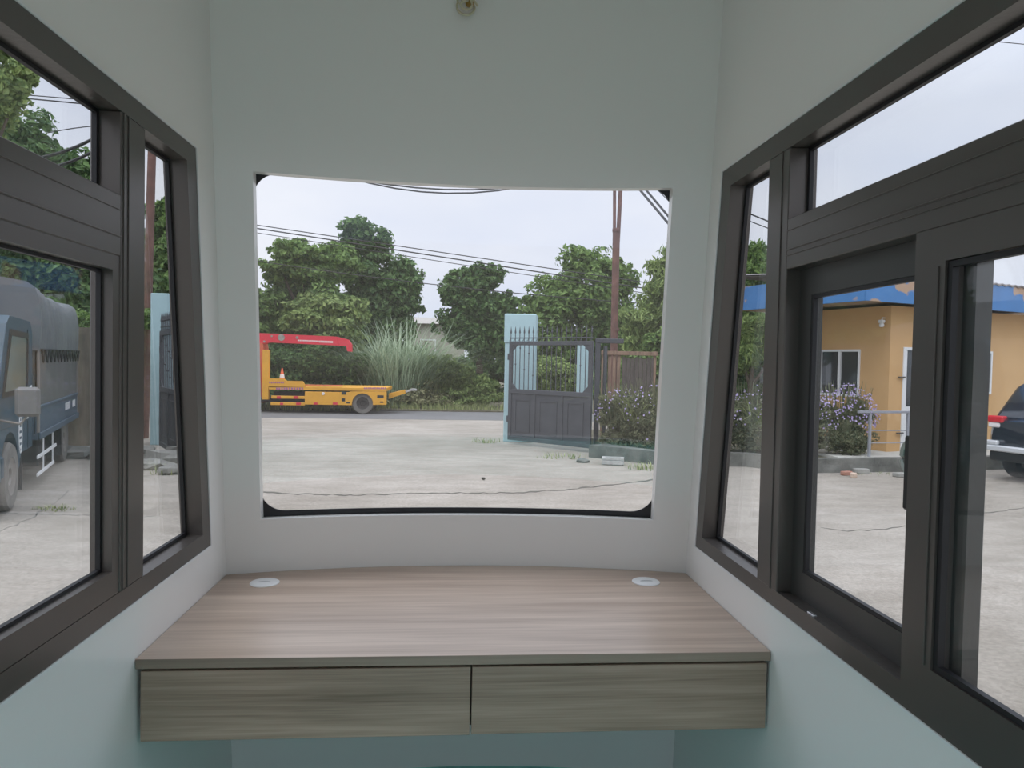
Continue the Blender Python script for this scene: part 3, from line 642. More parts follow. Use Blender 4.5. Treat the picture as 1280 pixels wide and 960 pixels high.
def gate_leaf(name, label, p0, p1, L=None, flip=1):
    """panelled steel gate from hinge p0 towards p1; local X runs along the leaf"""
    p0 = Vector(p0); p1 = Vector(p1); d = p1-p0; Lg = d.length; rz = math.atan2(d.y, d.x)
    root = empty(name, (p0.x, p0.y, GZ), rz); tag(root, label, 'gate')
    Lh = Lg; t = .03
    f = MB(); zb, zm, zt = .10, 1.20, 2.32
    for (a, b, c_, d_) in ((0, Lh, zb, zb+.09), (0, Lh, zm-.05, zm+.05), (0, Lh, zt-.09, zt), ): f.rbox(a, b, -t, t, c_, d_, .006)
    for x in (0, Lh-.09): f.rbox(x, x+.09, -t, t, zb+.09, zm-.05, .006).rbox(x, x+.09, -t, t, zm+.05, zt-.09, .006)
    for x in (Lh/3-.03, 2*Lh/3-.03): f.rbox(x, x+.06, -t, t, zb+.09, zm-.05, .006)
    for (x, sx) in ((.09, 1), (Lh-.09, -1)):              # corner braces of the barred part
        for (z, sz) in ((zm+.05, 1), (zt-.09, -1)):
            f.prism([(x, z), (x+sx*.13, z), (x, z+sz*.13)], 1, -t*.6, t*.6)
    f.build('gate_frame', 'gate', root)
    for i in range(3):
        a = .09 if i == 0 else i*Lh/3+.03; b = Lh-.09 if i == 2 else (i+1)*Lh/3-.03
        MB().box(a, b, -.008, .008, zb+.09, zm-.05).ring([(a+.10, zb+.20), (b-.10, zb+.20), (b-.10, zm-.17), (a+.10, zm-.17)], [(a+.13, zb+.23), (b-.13, zb+.23), (b-.13, zm-.20), (a+.13, zm-.20)], 1, -.022, .022).build('gate_panel', 'gate', root)
    n = int(Lh/.125)
    for i in range(1, n):
        x = .05+(Lh-.10)*i/n
        if .1 < x < Lh-.1: MB().tube([(x, 0, zm+.04), (x, 0, zt-.07)], .010, 6).lathe([(.0101, -.02), (.024, 0), (.0101, .02)], c=(x, 0, zm+.25+.12*((i*3) % 7)), seg=6).build('gate_bar', 'gate', root)
    MB().rbox(0, Lh, -.014, .014, zt+.06, zt+.085, .003).build('spike_rail', 'gate', root)
    for i in range(n+1):
        x = .03+(Lh-.06)*i/n
        MB().tube([(x, 0, zt-.002), (x, 0, zt+.17)], .010, 6).lathe([(.010, .17), (.022, .195), (.001, .34)], c=(x, 0, zt), seg=6).tube([(x-.05, 0, zt+.01), (x-.015, 0, zt+.035), (x-.005, 0, zt+.06)], .007, 5).build('gate_spike', 'gate', root)
    for z in (.5, 1.9): MB().lathe([(.028, z), (.028, z+.14)], c=(-.025, 0, 0), seg=10).build('hinge', 'gate', root)
    return root
gate_leaf('entrance_gate', 'charcoal steel gate leaf with spikes, standing open at the right pillar', (1.18, 16.25), (2.78, 14.70))
gate_leaf('entrance_gate', 'charcoal gate leaf seen nearly edge-on in the narrow left pane', (-5.72, 14.45), (-4.45, 12.35))
pg = empty('gate_post', (*on(742, 15.4)[:2], GZ)); tag(pg, 'charcoal steel post frame between the open gate leaf and the plank fence', 'post')
MB().rbox(.02, .12, -.05, .05, 0, 2.30, .008).rbox(.20, .27, -.05, .05, 0, 2.24, .008).each('upright', 'gate', pg)
MB().rbox(.02, .62, -.06, .06, 2.30, 2.40, .008).build('head_rail', 'gate', pg)

fn = empty('plank_fence', (*on(750, 16.2)[:2], GZ)); tag(fn, 'weathered brown and black vertical plank fence right of the gate', 'fence')
fx0, fx1 = 0, 1.28
for i in range(4):
    x = .06+i*.105; MB().rbox(x, x+.075, -.012, .012, .45, 2.10, .003).build('fence_plank', 'plank', fn)['label'] = 'brown plank'
for i in range(8):
    x = .50+i*.095; MB().rbox(x, x+.088, .0, .02, .4, 2.02-.02*(i % 3), .003).build('fence_plank', 'plankd', fn)['label'] = 'blackened plank'
MB().rbox(.0, 1.30, -.05, -.013, 2.06, 2.15, .004).rbox(0, 1.28, .021, .05, .7, .78, .004).each('fence_rail', 'plank', fn)
for x in (.02, 1.22): MB().rbox(x, x+.06, -.012, .05, 0, 2.16, .004).build('fence_post', 'plank', fn)

# rusty poles
q = at(767, 470, 18.2); top = at(770.5, 288, 18.2); up1 = at(768.5, 150, 18.2); up2 = at(780, 150, 18.2)
rp = empty('utility_pole', (q.x, 18.2, GZ)); tag(rp, 'rusty steel utility pole splitting in two, rising behind the plank fence', 'pole')
o3 = Vector((q.x, 18.2, GZ))
MB().tube([(0, 0, 0), top-o3], .092, 10, .092).build('lower_post', 'rustb', rp, smooth=True)
MB().tube([top-o3+Vector((-.045, 0, -.3)), up1-o3], .042, 8).build('upper_pipe', 'rustb', rp, smooth=True)
MB().tube([top-o3+Vector((.045, .0, -.3)), up2-o3], .052, 8).build('upper_pipe', 'rustb', rp, smooth=True)
MB().lathe([(.098, 0), (.105, .02), (.105, .08), (.098, .10)], c=tuple(top-o3+Vector((0, 0, -.05))), seg=12).lathe([(.096, 0), (.1, .02), (.1, .06), (.096, .08)], c=(.02, 0, 2.7), seg=12).each('pole_collar', 'rustb', rp, smooth=True)
q = at(180, 480, 16.6); tp = at(190, 189, 16.6); o3 = Vector((q.x, 16.6, GZ))
lp = MB().tube([(0, 0, 0), tp-o3], .10, 10, .085).build('utility_pole', 'rustb', smooth=True); lp.location = o3
tag(lp, 'leaning brown pole in the narrow left pane', 'pole')

# yard wall at left
a = Vector((-16, 13.7)); b = Vector((-6.36, 14.75)); d = (b-a)
yw = MB().prism([(0, -.09), (d.length, -.09), (d.length, .09), (0, .09)], 2, 0, 2.36).build('yard_wall', 'wall'); yw.location = (a.x, a.y, GZ); yw.rotation_euler.z = math.atan2(d.y, d.x)
yw['kind'] = 'structure'; yw['label'] = 'stained concrete boundary wall behind the blue truck'

# kerb and raised planting strip / platform
KP = [(2.62, 14.05), (3.75, 13.02), (5.34, 12.92), (6.15, 12.18), (8.2, 12.46), (10, 12.80), (16, 13.9)]
kout = KP; kin = [(3.0, 14.25), (3.85, 13.2), (5.42, 13.1), (6.25, 12.36), (8.18, 12.64), (9.97, 12.98), (15.9, 14.1)]
poly = kout+kin[::-1]
n = len(KP); mb = MB(); vs = [(x, y, z) for z in (GZ, GZ+.25) for (x, y) in poly]; N2 = 2*n; fs = []
for i in range(n-1): j = N2-1-i; fs += [(i, i+1, j-1, j), (N2+i, N2+j, N2+j-1, N2+i+1)]
for i in range(N2): j = (i+1) % N2; fs.append((i, j, N2+j, N2+i))
k = struct(mb.add(vs, fs).build('kerb', 'kerb'), 'dark stained concrete kerb holding the planting strip and platform')
struct(slab('planting_bed', [(3.0, 14.25), (3.85, 13.2), (5.42, 13.1), (6.25, 12.36), (6.9, 12.45), (6.6, 17), (3.0, 18)], GZ-.01, GZ+.2, 'soil'), 'soil bed under the violet bushes')
struct(slab('platform', [(6.9, 12.45), (8.18, 12.64), (9.97, 12.98), (15.9, 14.1), (15.9, 22), (6.6, 22)], GZ-.01, GZ+.245, 'conc'), 'pale concrete platform in front of the ochre house')

# ================================================================== ochre house
HR = math.atan2(.35, .937); hs = empty('house', (8.38, 13.42, GZ+.245), HR)
tag(hs, 'ochre single-storey house with a blue fascia, right of the booth', 'house')
H = 2.85
def wallrect(axis, c0, c1, length, holes, name, sgn=1):
    """wall along axis with rectangular holes, built from boxes around them"""
    mb = MB(); xs = sorted({(.2 if axis == 'y' else 0), length, *[h[0] for h in holes], *[h[1] for h in holes]})
    for a, b in zip(xs[:-1], xs[1:]):
        hh = [h for h in holes if h[0] <= a+1e-6 and h[1] >= b-1e-6]
        z = 0
        segs = []
        for h in sorted(hh, key=lambda q: q[2]): segs.append((z, h[2])); z = h[3]
        segs.append((z, H))
        for (z0, z1) in segs:
            if z1-z0 < 1e-4: continue
            if axis == 'x': mb.box(a, b, c0, c1, z0, z1)
            else: mb.box(c0, c1, a, b, z0, z1)
    return mb.build(name, 'ochre', hs)
g0 = GZ+.245
def hz(z): return z-g0
win1 = (.66, 1.68, hz(.88), hz(1.85)); door = (.38, 1.28, 0.0, hz(1.90)); win2 = (2.15, 3.17, hz(.97), hz(1.88))
wallrect('x', 0, .2, 4.35, [door, win2], 'house_wall')
wallrect('y', 0, .2, 3.1, [win1], 'house_wall')
MB().box(4.15, 4.35, .2, 3.1, 0, H).build('house_wall', 'ochre', hs)
MB().box(.2, 4.15, 2.9, 3.1, 0, H).build('house_wall', 'ochre', hs)
def hwin(axis, r, leafs=2):
    a, b, z0, z1 = r; root = None; t = .045
    def mk(mb_pts_o, mb_pts_i, ax, c0, c1): return MB().ring(mb_pts_o, mb_pts_i, ax, c0, c1)
    ax = 1 if axis == 'x' else 0
    c0, c1 = -.02, .06
    fr = mk([(a, z0), (b, z0), (b, z1), (a, z1)], [(a+t, z0+t), (b-t, z0+t), (b-t, z1-t), (a+t, z1-t)], ax, c0, c1)
    m_ = (a+b)/2
    if ax == 1: fr.box(m_-.03, m_+.03, c0+.01, c1, z0+t, z1-t)
    else: fr.box(c0+.01, c1, m_-.03, m_+.03, z0+t, z1-t)
    f = fr.build('house_window', 'white', hs)
    for (p, q_) in ((a+t, m_-.03), (m_+.03, b-t)):
        (MB().box(p, q_, .03, .04, z0+t, z1-t) if ax == 1 else MB().box(.03, .04, p, q_, z0+t, z1-t)).build('pane', 'dglass', f)
hwin('y', win1); hwin('x', win2)
dr = MB().ring([(door[0], 0), (door[1], 0), (door[1], door[3]), (door[0], door[3])], [(door[0]+.06, .06), (door[1]-.06, .06), (door[1]-.06, door[3]-.06), (door[0]+.06, door[3]-.06)], 1, -.02, .08)
dr.box(door[0]+.061, door[1]-.061, .0, .05, .061, .88).rbox(door[0]+.061, door[0]+.13, 0, .05, .881, door[3]-.061, .002).rbox(door[1]-.13, door[1]-.061, 0, .05, .881, door[3]-.061, .002)
dr = dr.build('house_door', 'white', hs)
MB().box(door[0]+.131, door[1]-.131, .02, .035, .881, door[3]-.061).build('pane', 'dglass', dr)
for z in (.35, 1.45): MB().rbox(door[0]-.15, door[0]+.04, -.05, -.021, z, z+.025, .003).build('hinge', 'plankd', dr)
# roof with overhangs: 1.2 beyond the side wall, .4 beyond the front
RZ = hz(2.70)
MB().box(-1.17, 5.2, -.37, 3.5, RZ+.06, RZ+.12).build('soffit', 'soffit', hs)
MB().rbox(-1.2, 5.2, -.40, -.371, RZ, RZ+.52, .004).rbox(-1.2, -1.171, -.37, 3.5, RZ, RZ+.52, .004).build('fascia', 'bluef', hs)
rf = MB(); nx = 60; vs = []; fs = []
for i in range(nx+1):
    x = -1.22+(6.44)*i/nx; z = RZ+.54+.018*math.sin(i*PI)+(.02 if i % 2 else -.012)
    vs += [(x, -.42, z), (x, 3.5, z+.3)]
for i in range(nx): fs.append((2*i, 2*i+2, 2*i+3, 2*i+1))
off = len(vs); vs += [(x, y, z-.03) for (x, y, z) in vs]
fs += [tuple(off+j for j in reversed(f)) for f in fs[:nx]]
for i in range(nx): fs.append((2*i, off+2*i, off+2*i+2, 2*i+2))
rf.add(vs, fs).build('roof', 'roof', hs)
lm = MB().rbox(-.13, -.03, .10, .18, hz(2.36), hz(2.42), .006).tube([(0, .14, hz(2.46)), (-.07, .14, hz(2.46)), (-.07, .14, hz(2.42))], .012, 6).lathe([(.03, hz(2.28)), (.045, hz(2.30)), (.045, hz(2.34)), (.02, hz(2.36))], c=(-.08, .14, 0), seg=12).build('wall_lamp', 'white', hs)
# railing on the platform edge
rl = empty('railing', (7.05, 12.56, GZ+.245), math.atan2(.17, 1)); tag(rl, 'low grey metal railing between the violet bush and the house door', 'railing')
for x in (.52, 1.35, 2.15): MB().rbox(x-.022, x+.022, -.022, .022, 0, .80, .003).each('rail_post', 'rail', rl)
MB().rbox(.26, 2.2, -.028, .028, .80, .845, .004).build('top_rail', 'rail', rl)
for z in (.48, .25): MB().tube([(.52, 0, z), (2.17, 0, z)], .009, 8).build('rail_bar', 'rail', rl)

# distant building
c = at(543, 430, 46); fb = empty('distant_building', (c.x, 46, GZ)); tag(fb, 'far cream building glimpsed between the reeds and the free-standing tree', 'building')
zt = at(543, 405, 46).z-GZ
MB().box(-1.6, 1.9, 0, 5, 0, zt).build('building_wall', 'bldg', fb)
MB().prism([(-.4, zt), (5.4, zt), (2.5, zt+.55)], 0, -1.9, 2.2).build('roof', 'tile', fb)
MB().ring([(-.9, 2.2), (.1, 2.2), (.1, 3.2), (-.9, 3.2)], [(-.82, 2.28), (.02, 2.28), (.02, 3.12), (-.82, 3.12)], 1, -.04, .02).build('window', 'white', fb)

# ================================================================== crane truck on the road
TY = 24.5
def tx(px, py): p = at(px, py, TY); return p.x, p.z
base = Vector((at(400, 515, TY).x, TY, GZ))
tk = empty('crane_truck', base); tag(tk, 'yellow flatbed truck with a folded red crane boom, parked on the road', 'truck')
def lx(px, py): p = at(px, py, TY); return p.x-base.x, p.z-GZ
def tbox(mb, px0, px1, py0, py1, y0, y1, b=.01):
    x0_, z1 = lx(px0, py0); x1_, z0 = lx(px1, py1); return mb.rbox(x0_, x1_, y0, y1, z0, z1, b)
sb = MB()
tbox(sb, 336, 483, 482.6, 489.4, 0, 2.2); tbox(sb, 339, 381, 494.5, 498.8, 0, .05); tbox(sb, 338, 381, 502.7, 507, 0, .05)
tbox(sb, 381, 437, 489.4, 506.6, 0, .08); tbox(sb, 469.5, 483, 489.4, 506.3, 0, .08)
arch = [(437, 489.3)]+[(453-13.3*math.cos(PI*i/12)*1.0, 505-13.3*math.sin(PI*i/12)) for i in range(13)]+[(469.6, 489.3)]
pa = [lx(437, 506.5)]+[lx(*p) for p in arch[1:-1]]+[lx(469.6, 506.3), lx(469.6, 489.3), lx(437, 489.3)]
# arch panel as two side pieces and a crown, so no face is concave
for i in range(12):
    A = arch[1+i]; B = arch[2+i]; sb.prism([lx(*A), lx(*B), lx(B[0], 489.2), lx(A[0], 489.2)], 1, 0, .08)
tbox(sb, 437, 439.8, 489.4, 506.5, 0, .08, .004); tbox(sb, 466.2, 469.6, 489.4, 506.3, 0, .08, .004)
sb.build('side_panel', 'yellow', tk)
up = [lx(335.3, 473.1), lx(354.3, 473.5), lx(358.3, 476.1), lx(378, 476.5), lx(381, 481.2), lx(381, 484), lx(335.3, 484)]
MB().prism(up, 1, 0, .10).build('side_board', 'yellow', tk)
x, z = lx(395, 481.3); tm = MB(); tbox(tm, 381, 427, 480.9, 482.5, .02, .25, .004); tm.build('deck_edge', 'redor', tk)
hb = MB(); tbox(hb, 327.9, 335.3, 437.2, 499.5, 0, .22); hb.build('headboard', 'yellow', tk)
ch = MB(); tbox(ch, 262, 470, 497, 505, .45, 1.75); tbox(ch, 339, 381, 489.6, 502.5, .3, .5, .004); ch.build('chassis', 'chassis', tk)
def wheel(par, c, r, w, ax=1, tyre='tyre', hub='hub', nm='wheel'):
    pr = [(r*.55, -w*.2), (r*.57, -w/2), (r*.93, -w/2), (r, -w*.36), (r, w*.36), (r*.93, w/2), (r*.57, w/2), (r*.55, w*.2)]
    o = MB().lathe(pr, ax, 30, c).build(nm, tyre, par, smooth=True)
    MB().lathe([(.001, -w*.30), (r*.24, -w*.32), (r*.26, -w*.42), (r*.42, -w*.40), (r*.56, -w*.50), (r*.56, w*.50), (r*.42, w*.40), (r*.26, w*.42), (r*.24, w*.32), (.001, w*.30)], ax, 24, c).build('hub', hub, o, smooth=True)
    return o
wx, wz = lx(453, 504.3); R = wz
for (px, yy) in ((453, .20), (453, 2.0), (290, .20), (290, 2.0)):
    x_, _ = lx(px, 504); wheel(tk, (x_, yy, R+.005), R, .24, 1, 'tyre', 'hubd')
vv = MB()
for r_ in ((427, 432.8, 489.6, 493.4), (427, 431.4, 497.8, 501.8), (433, 437.5, 502.5, 504.3), (471.5, 479.6, 494, 497.5), (475, 479, 501.8, 503.6)): tbox(vv, *r_, -.006, .02, .002)
vv.each('panel_slot', 'chassis', tk)
rf_ = MB()
for (p0, p1, y0, y1) in ((346, 351, 495, 498.4), (367, 373, 495, 498.4), (350, 354, 503.2, 506.2), (370, 376, 503.2, 506.2), (392, 397, 502.8, 505.8), (416, 422, 502.8, 505.8)): tbox(rf_, p0, p1, y0, y1, -.005, .01, .002)
rf_.each('reflective_strip', 'red', tk)
lt_ = MB()
for (px0, px1, py0, py1, step) in ((336.5, 354, 477.0, 479.2, 2.4), (345, 377, 484.4, 487.2, 3.2), (455, 482, 484.2, 486.4, 2.6)):
    x_ = px0
    while x_ < px1: tbox(lt_, x_, x_+step*.62, py0, py1, -.004, .01, .001); x_ += step
lt_.build('lettering', 'purple', tk)
x_, z_ = lx(404, 492); MB().lathe([(.045, -.02), (.05, -.012), (.05, .01)], 1, 16, (x_, 0, z_)).build('side_lamp', 'lampw', tk)
tl = MB().prism([lx(483.2, 493.4), lx(503.3, 488.7), lx(504.8, 493.0), lx(483.2, 500)], 1, .8, 1.3).build('tail_arm', 'yellow', tk)
MB().prism([lx(504, 490), lx(513, 486.9), lx(519, 487.8), lx(518.8, 489.8), lx(512, 490), lx(505, 492.5)], 1, .95, 1.15).build('tow_hook', 'stonel', tl)
# crane
MB().prism([lx(313, 505), lx(323, 505), lx(322, 440), lx(320, 428), lx(313, 428)], 1, .8, 1.5).build('crane_column', 'redor', tk)
bm_ = [(298, 414.6), (320, 415.2), (415, 419.6), (430, 423.5), (434.4, 430), (434.2, 439.2), (428.8, 438.5), (427.4, 431.8), (418, 431.2), (328, 427), (320, 429), (298, 431)]
bo = MB()
up_ = [lx(*p) for p in bm_]
bo.prism([up_[0], up_[1], up_[10], up_[11]], 1, .9, 1.25).prism([up_[1], up_[2], up_[8], up_[9], up_[10]], 1, .9, 1.25).prism([up_[2], up_[3], up_[7], up_[8]], 1, .94, 1.21).prism([up_[3], up_[4], up_[5], up_[6], up_[7]], 1, .94, 1.21)
bo = bo.build('crane_boom', 'red', tk)
mk_ = MB()
for (a_x, a_y, rr_) in ((331, 419, .035), (321.5, 426, .04), (364, 421, .05)): x_, z_ = lx(a_x, a_y); mk_.lathe([(rr_, -.012), (rr_, .01)], 1, 12, (x_, .9, z_))
x_, z_ = lx(343.5, 420.8); mk_.lathe([(.001, -.014), (.12, -.012), (.12, .01)], 1, 8, (x_, .9, z_))
mk_.each('boom_fitting', 'stone', bo)
l2 = MB(); x_ = 365
while x_ < 411:
    if not 391 < x_ < 392.5: tbox(l2, x_, x_+1.5, 423.6+(x_-365)*.04, 425.4+(x_-365)*.04+(.8 if x_ > 392 else 0), .893, .905, .001)
    x_ += 2.3
l2.build('lettering', 'lampw', bo)
cb = [lx(258, 505), lx(258, 470), lx(266, 440), lx(272, 436), lx(308, 436), lx(310, 440), lx(310, 505)]
cab = MB().prism(cb, 1, .05, 2.15).build('cab', 'yellow', tk)
MB().prism([lx(266, 466), lx(272, 446), lx(300, 446), lx(300, 466)], 1, .035, .06).build('cab_window', 'dglass', cab)
# cone on the bed
cx_, cz_ = tx(344.5, 473.3); cn = empty('traffic_cone', (cx_, TY+.9, lx(344, 482)[1]+GZ+.012)); tag(cn, 'orange traffic cone with a white band standing on the yellow truck bed', 'cone')
hcone = tx(344, 460.5)[1]-cn.location.z
MB().rbox(-.15, .15, -.15, .15, 0, .03, .008).build('base', 'orange', cn)
MB().lathe([(.12, .03), (.02, hcone), (.001, hcone)], 2, 18).build('cone_body', 'orange', cn, smooth=True)
MB().lathe([(.085, hcone*.42), (.066, hcone*.62)], 2, 18).build('white_band', 'white', cn)
# support behind: the bed floor already carries it

# ================================================================== blue truck at left
bt = empty('cargo_truck', (-5.69, 10.28, GZ), math.radians(20)); tag(bt, 'blue cargo truck with a grey tarpaulin cover, parked left of the booth', 'truck')
BL = 3.95
MB().rbox(-2.0, 0, 0, BL, .66, .74, .01).build('bed', 'tbluel', bt)
MB().rbox(-.045, 0, 0, BL, .741, 1.13, .008).rbox(-2.0, -1.955, 0, BL, .741, 1.13, .008).rbox(-1.95, -.05, BL-.04, BL, .741, 1.13, .008).rbox(-1.95, -.05, 0, .04, .741, 1.13, .008).build('side_board', 'tbluel', bt)
MB().rbox(.0005, .03, .0, BL, .665, .76, .008).rbox(.0005, .018, .0, BL, 1.09, 1.128, .005).each('bed_rail', 'tbluel', bt)
lg = MB()
for i, y in enumerate((2.45, 2.60, 2.75, 2.90, 3.30, 3.42, 3.54)): lg.rbox(.0006, .006, y, y+.09, .90, 1.02, .002)
lg.build('lettering', 'white', bt)
MB().rbox(-.02, .012, -.005, .05, .76, 2.0, .005).rbox(-.02, .012, BL-.05, BL+.005, .76, 2.0, .005).rbox(-2.01, -1.98, -.005, .05, .76, 2.0, .005).each('corner_post', 'hub', bt)
# lower canvas
MB().rbox(-.03, -.006, .06, BL-.06, 1.13, 1.96, .004).rbox(-1.99, -1.966, .06, BL-.06, 1.13, 1.96, .004).rbox(-1.96, -.04, .02, .04, 1.13, 1.96, .004).rbox(-1.96, -.04, BL-.04, BL-.02, 1.13, 1.96, .004).build('lower_canvas', 'tarpd', bt)
# tarpaulin cover: an arched shell with folds, hem sagging between hooks
def tarp():
    vs = []; fs = []; ny = 44
    prof = [(.012, 1.88), (.02, 2.1), (.018, 2.35), (-.01, 2.60), (-.05, 2.74), (-.14, 2.81), (-.5, 2.87), (-1.0, 2.91), (-1.5, 2.87), (-1.86, 2.81), (-1.95, 2.74), (-1.99, 2.60), (-2.018, 2.35), (-2.02, 2.1), (-2.012, 1.88)]
    npf = len(prof)
    for j in range(ny+1):
        y = -.02+(BL+.04)*j/ny; t = j/ny
        sag = -.07*math.sin(PI*t)**2-.05*(1 if False else math.sin(2*PI*t*1.0)**2)-.06*t
        for i, (x, z) in enumerate(prof):
            fold = .03*math.sin(j*1.7+i*.5)*(.3+.7*math.exp(-((t-.25)/.25)**2)); xx = x+(fold if x > -.3 else -fold if x < -1.7 else 0)
            zz = z+sag*(1 if 2 < i < npf-3 else .3 if i not in (0, npf-1) else 0)+(.025*math.sin(j*.9) if i in (0, npf-1) else 0)
            vs.append((xx, y, zz))
    for j in range(ny):
        for i in range(npf-1): a = j*npf+i; fs.append((a, a+1, a+npf+1, a+npf))
    fs.append(tuple(range(npf))); fs.append(tuple(range((ny+1)*npf-1, ny*npf-1, -1)))
    return MB().add(vs, fs)
tarp().build('tarpaulin', 'tarp', bt, smooth=True)
rp_ = MB(); n = 24; pts = []
for i in range(n+1): pts.append((.032, .02+(BL-.04)*i/n, 1.90 if i % 2 == 0 else 1.72))
for a, b in zip(pts[:-1], pts[1:]): rp_.tube([a, b], .011, 5)
rp_.tube([(.036, 0, 1.90), (.036, BL, 1.90)], .009, 5).build('lacing_rope', 'rope', bt)
# chassis, wheels, guards
MB().rbox(-1.45, -.55, -1.9, BL-.1, .48, .655, .01).rbox(-.5, -.12, .75, 1.35, .2, .62, .02).build('chassis', 'chassis', bt)
for (x, y) in ((-.14, -1.55), (-1.84, -1.55), (-.16, 2.75), (-1.84, 2.75)): wheel(bt, (x, y, .40), .40, .24, 0, 'tyre', 'hub')
MB().rbox(-.02, .0, .0, 1.55, .40, .45, .004).rbox(-.02, .0, -.02, 1.35, .16, .21, .004).rbox(-.022, -.005, .45, .49, .20, .64, .003).rbox(-.022, -.005, 1.25, 1.29, .20, .66, .003).build('side_guard', 'white', bt)
MB().rbox(-.35, -.02, 2.18, 2.20, .18, .62, .003).rbox(-.35, -.02, -.98, -.96, .15, .55, .003).each('mud_flap', 'chassis', bt)
# cab with a wheel arch
def cabprof():
    P = [(-.18, .60), (-.18, 2.12), (-.32, 2.26), (-1.55, 2.28), (-1.72, 2.18), (-2.12, 1.42), (-2.18, 1.30), (-2.20, .45), (-2.06, .45)]
    for i in range(11): a = PI-PI*i/10; P.append((-1.55+.50*math.cos(a), .42+.50*math.sin(a)))
    P.append((-1.0, .45)); P.append((-.9, .60)); return P
cabo = MB().prism(cabprof(), 0, -.04, -1.94).build('cab', 'tblue', bt)
bv = cabo.modifiers.new('bevel', 'BEVEL'); bv.width = .04; bv.segments = 2; bv.limit_method = 'ANGLE'; bv.angle_limit = math.radians(40)
MB().ring([(-.55, 1.34), (-.50, 2.10), (-1.56, 2.12), (-1.96, 1.34)], [(-.62, 1.40), (-.58, 2.03), (-1.50, 2.05), (-1.86, 1.40)], 0, -.05, -.025).build('door_trim', 'black', cabo)
MB().prism([(-.62, 1.40), (-.58, 2.03), (-1.50, 2.05), (-1.86, 1.40)], 0, -.048, -.034).build('side_window', 'tpane', cabo)
MB().prism([(-1.745, 2.13), (-2.10, 1.46), (-2.12, 1.475), (-1.765, 2.145)], 0, -.15, -1.83).build('windscreen', 'tpane', cabo)
MB().rbox(-.046, -.035, -.50, -.495, .62, 2.15, .001).rbox(-.046, -.035, -2.0, -.5, .98, .985, .001).build('door_seam', 'black', cabo)
MB().prism([(-.44, 1.20), (-.30, 1.26), (-.27, 1.42), (-.44, 1.38)], 0, -.042, -.028).prism([(-.60, 1.00), (-.52, 1.00), (-.47, 1.18), (-.54, 1.18)], 0, -.042, -.028).each('side_vent', 'white', cabo)
em = MB(); 
for i in range(5): em.rbox(-.042, -.032, -1.02, -.90, .66+.075*i, .70+.075*i, .002)
em.ring([(-.96+.10*math.cos(2*PI*i/20), .84+.24*math.sin(2*PI*i/20)) for i in range(20)], [(-.96+.085*math.cos(2*PI*i/20), .84+.22*math.sin(2*PI*i/20)) for i in range(20)], 0, -.042, -.033)
em.build('door_emblem', 'white', cabo)
MB().rbox(-1.98, .0, -2.32, -2.19, .42, .72, .02).rbox(-.10, .0, -2.19, -2.05, .45, .70, .02).build('bumper', 'tblue', cabo)
MB().rbox(-.34, -.12, -2.335, -2.32, .50, .66, .01).rbox(-1.86, -1.64, -2.335, -2.32, .50, .66, .01).each('headlamp', 'lampw', cabo)
mr = MB().tube([(-.06, -2.02, 1.10), (.16, -2.10, 1.06), (.23, -2.10, 1.16)], .014, 6).build('mirror_arm', 'hub', bt)
MB().rbox(.11, .35, -2.16, -2.07, 1.14, 1.47, .035).build('mirror_housing', 'mirror', mr)

# ================================================================== black car at right
car = empty('suv', (9.13, 11.78, GZ), math.atan2(.30, .954)-PI/2)   # local +Y points forward, +X to its right; origin at its rear left corner
tag(car, 'black sport utility car parked at the right edge of the yard', 'car')
cw_ = 1.86
def loft(st, name, m, par, seg=None, smooth=True):
    """st: list of (y, [(x, z)...]) closed sections with equal counts"""
    n = len(st[0][1]); vs = []; fs = []
    for (y, P) in st:
        for (x, z) in P: vs.append((x, y, z))
    for i in range(len(st)-1):
        for k in range(n): fs.append((i*n+k, i*n+(k+1) % n, (i+1)*n+(k+1) % n, (i+1)*n+k))
    fs += [tuple(range(n)), tuple(range(len(vs)-1, len(vs)-n-1, -1))]
    return MB().add(vs, fs).build(name, m, par, smooth=smooth)
def sect(x0, x1, z0, z1, b=.10, t=.04):
    return [(x0+b, z0), (x1-b, z0), (x1-.02, z0+b), (x1, (z0+z1)/2), (x1-t, z1-b*.5), (x1-t-b, z1), (x0+t+b, z1), (x0+t, z1-b*.5), (x0, (z0+z1)/2), (x0+.02, z0+b)]
body = loft([(.02, sect(.10, cw_-.10, .42, 1.02)), (.10, sect(.02, cw_-.02, .34, 1.08)), (.6, sect(0, cw_, .30, 1.09)), (3.3, sect(0, cw_, .30, 1.08)), (4.1, sect(.03, cw_-.03, .30, 1.0)), (4.5, sect(.12, cw_-.12, .34, .88)), (4.62, sect(.22, cw_-.22, .42, .72))], 'car_body', 'carp', car)
def gs(x0, x1, z0, z1, tp): return [(x0, z0), (x1, z0), (x1-tp, z1-.05), (x1-tp-.08, z1), (x0+tp+.08, z1), (x0+tp, z1-.05)]
loft([(.10, gs(.08, cw_-.08, 1.02, 1.10, .01)), (.42, gs(.08, cw_-.08, 1.02, 1.64, .16)), (.60, gs(.08, cw_-.08, 1.02, 1.72, .18)), (2.3, gs(.08, cw_-.08, 1.02, 1.72, .18)), (3.3, gs(.10, cw_-.10, 1.02, 1.08, .02))], 'cabin', 'carp', car)
MB().prism([(.30, 0), (cw_-.30, 0), (cw_-.36, .44), (.36, .44)], 1, 0, .012).build('rear_window', 'cglass', car)
rwn = car.children[-1]; rwn.location = (0, .135, 1.13); rwn.rotation_euler = (-math.radians(32), 0, 0)
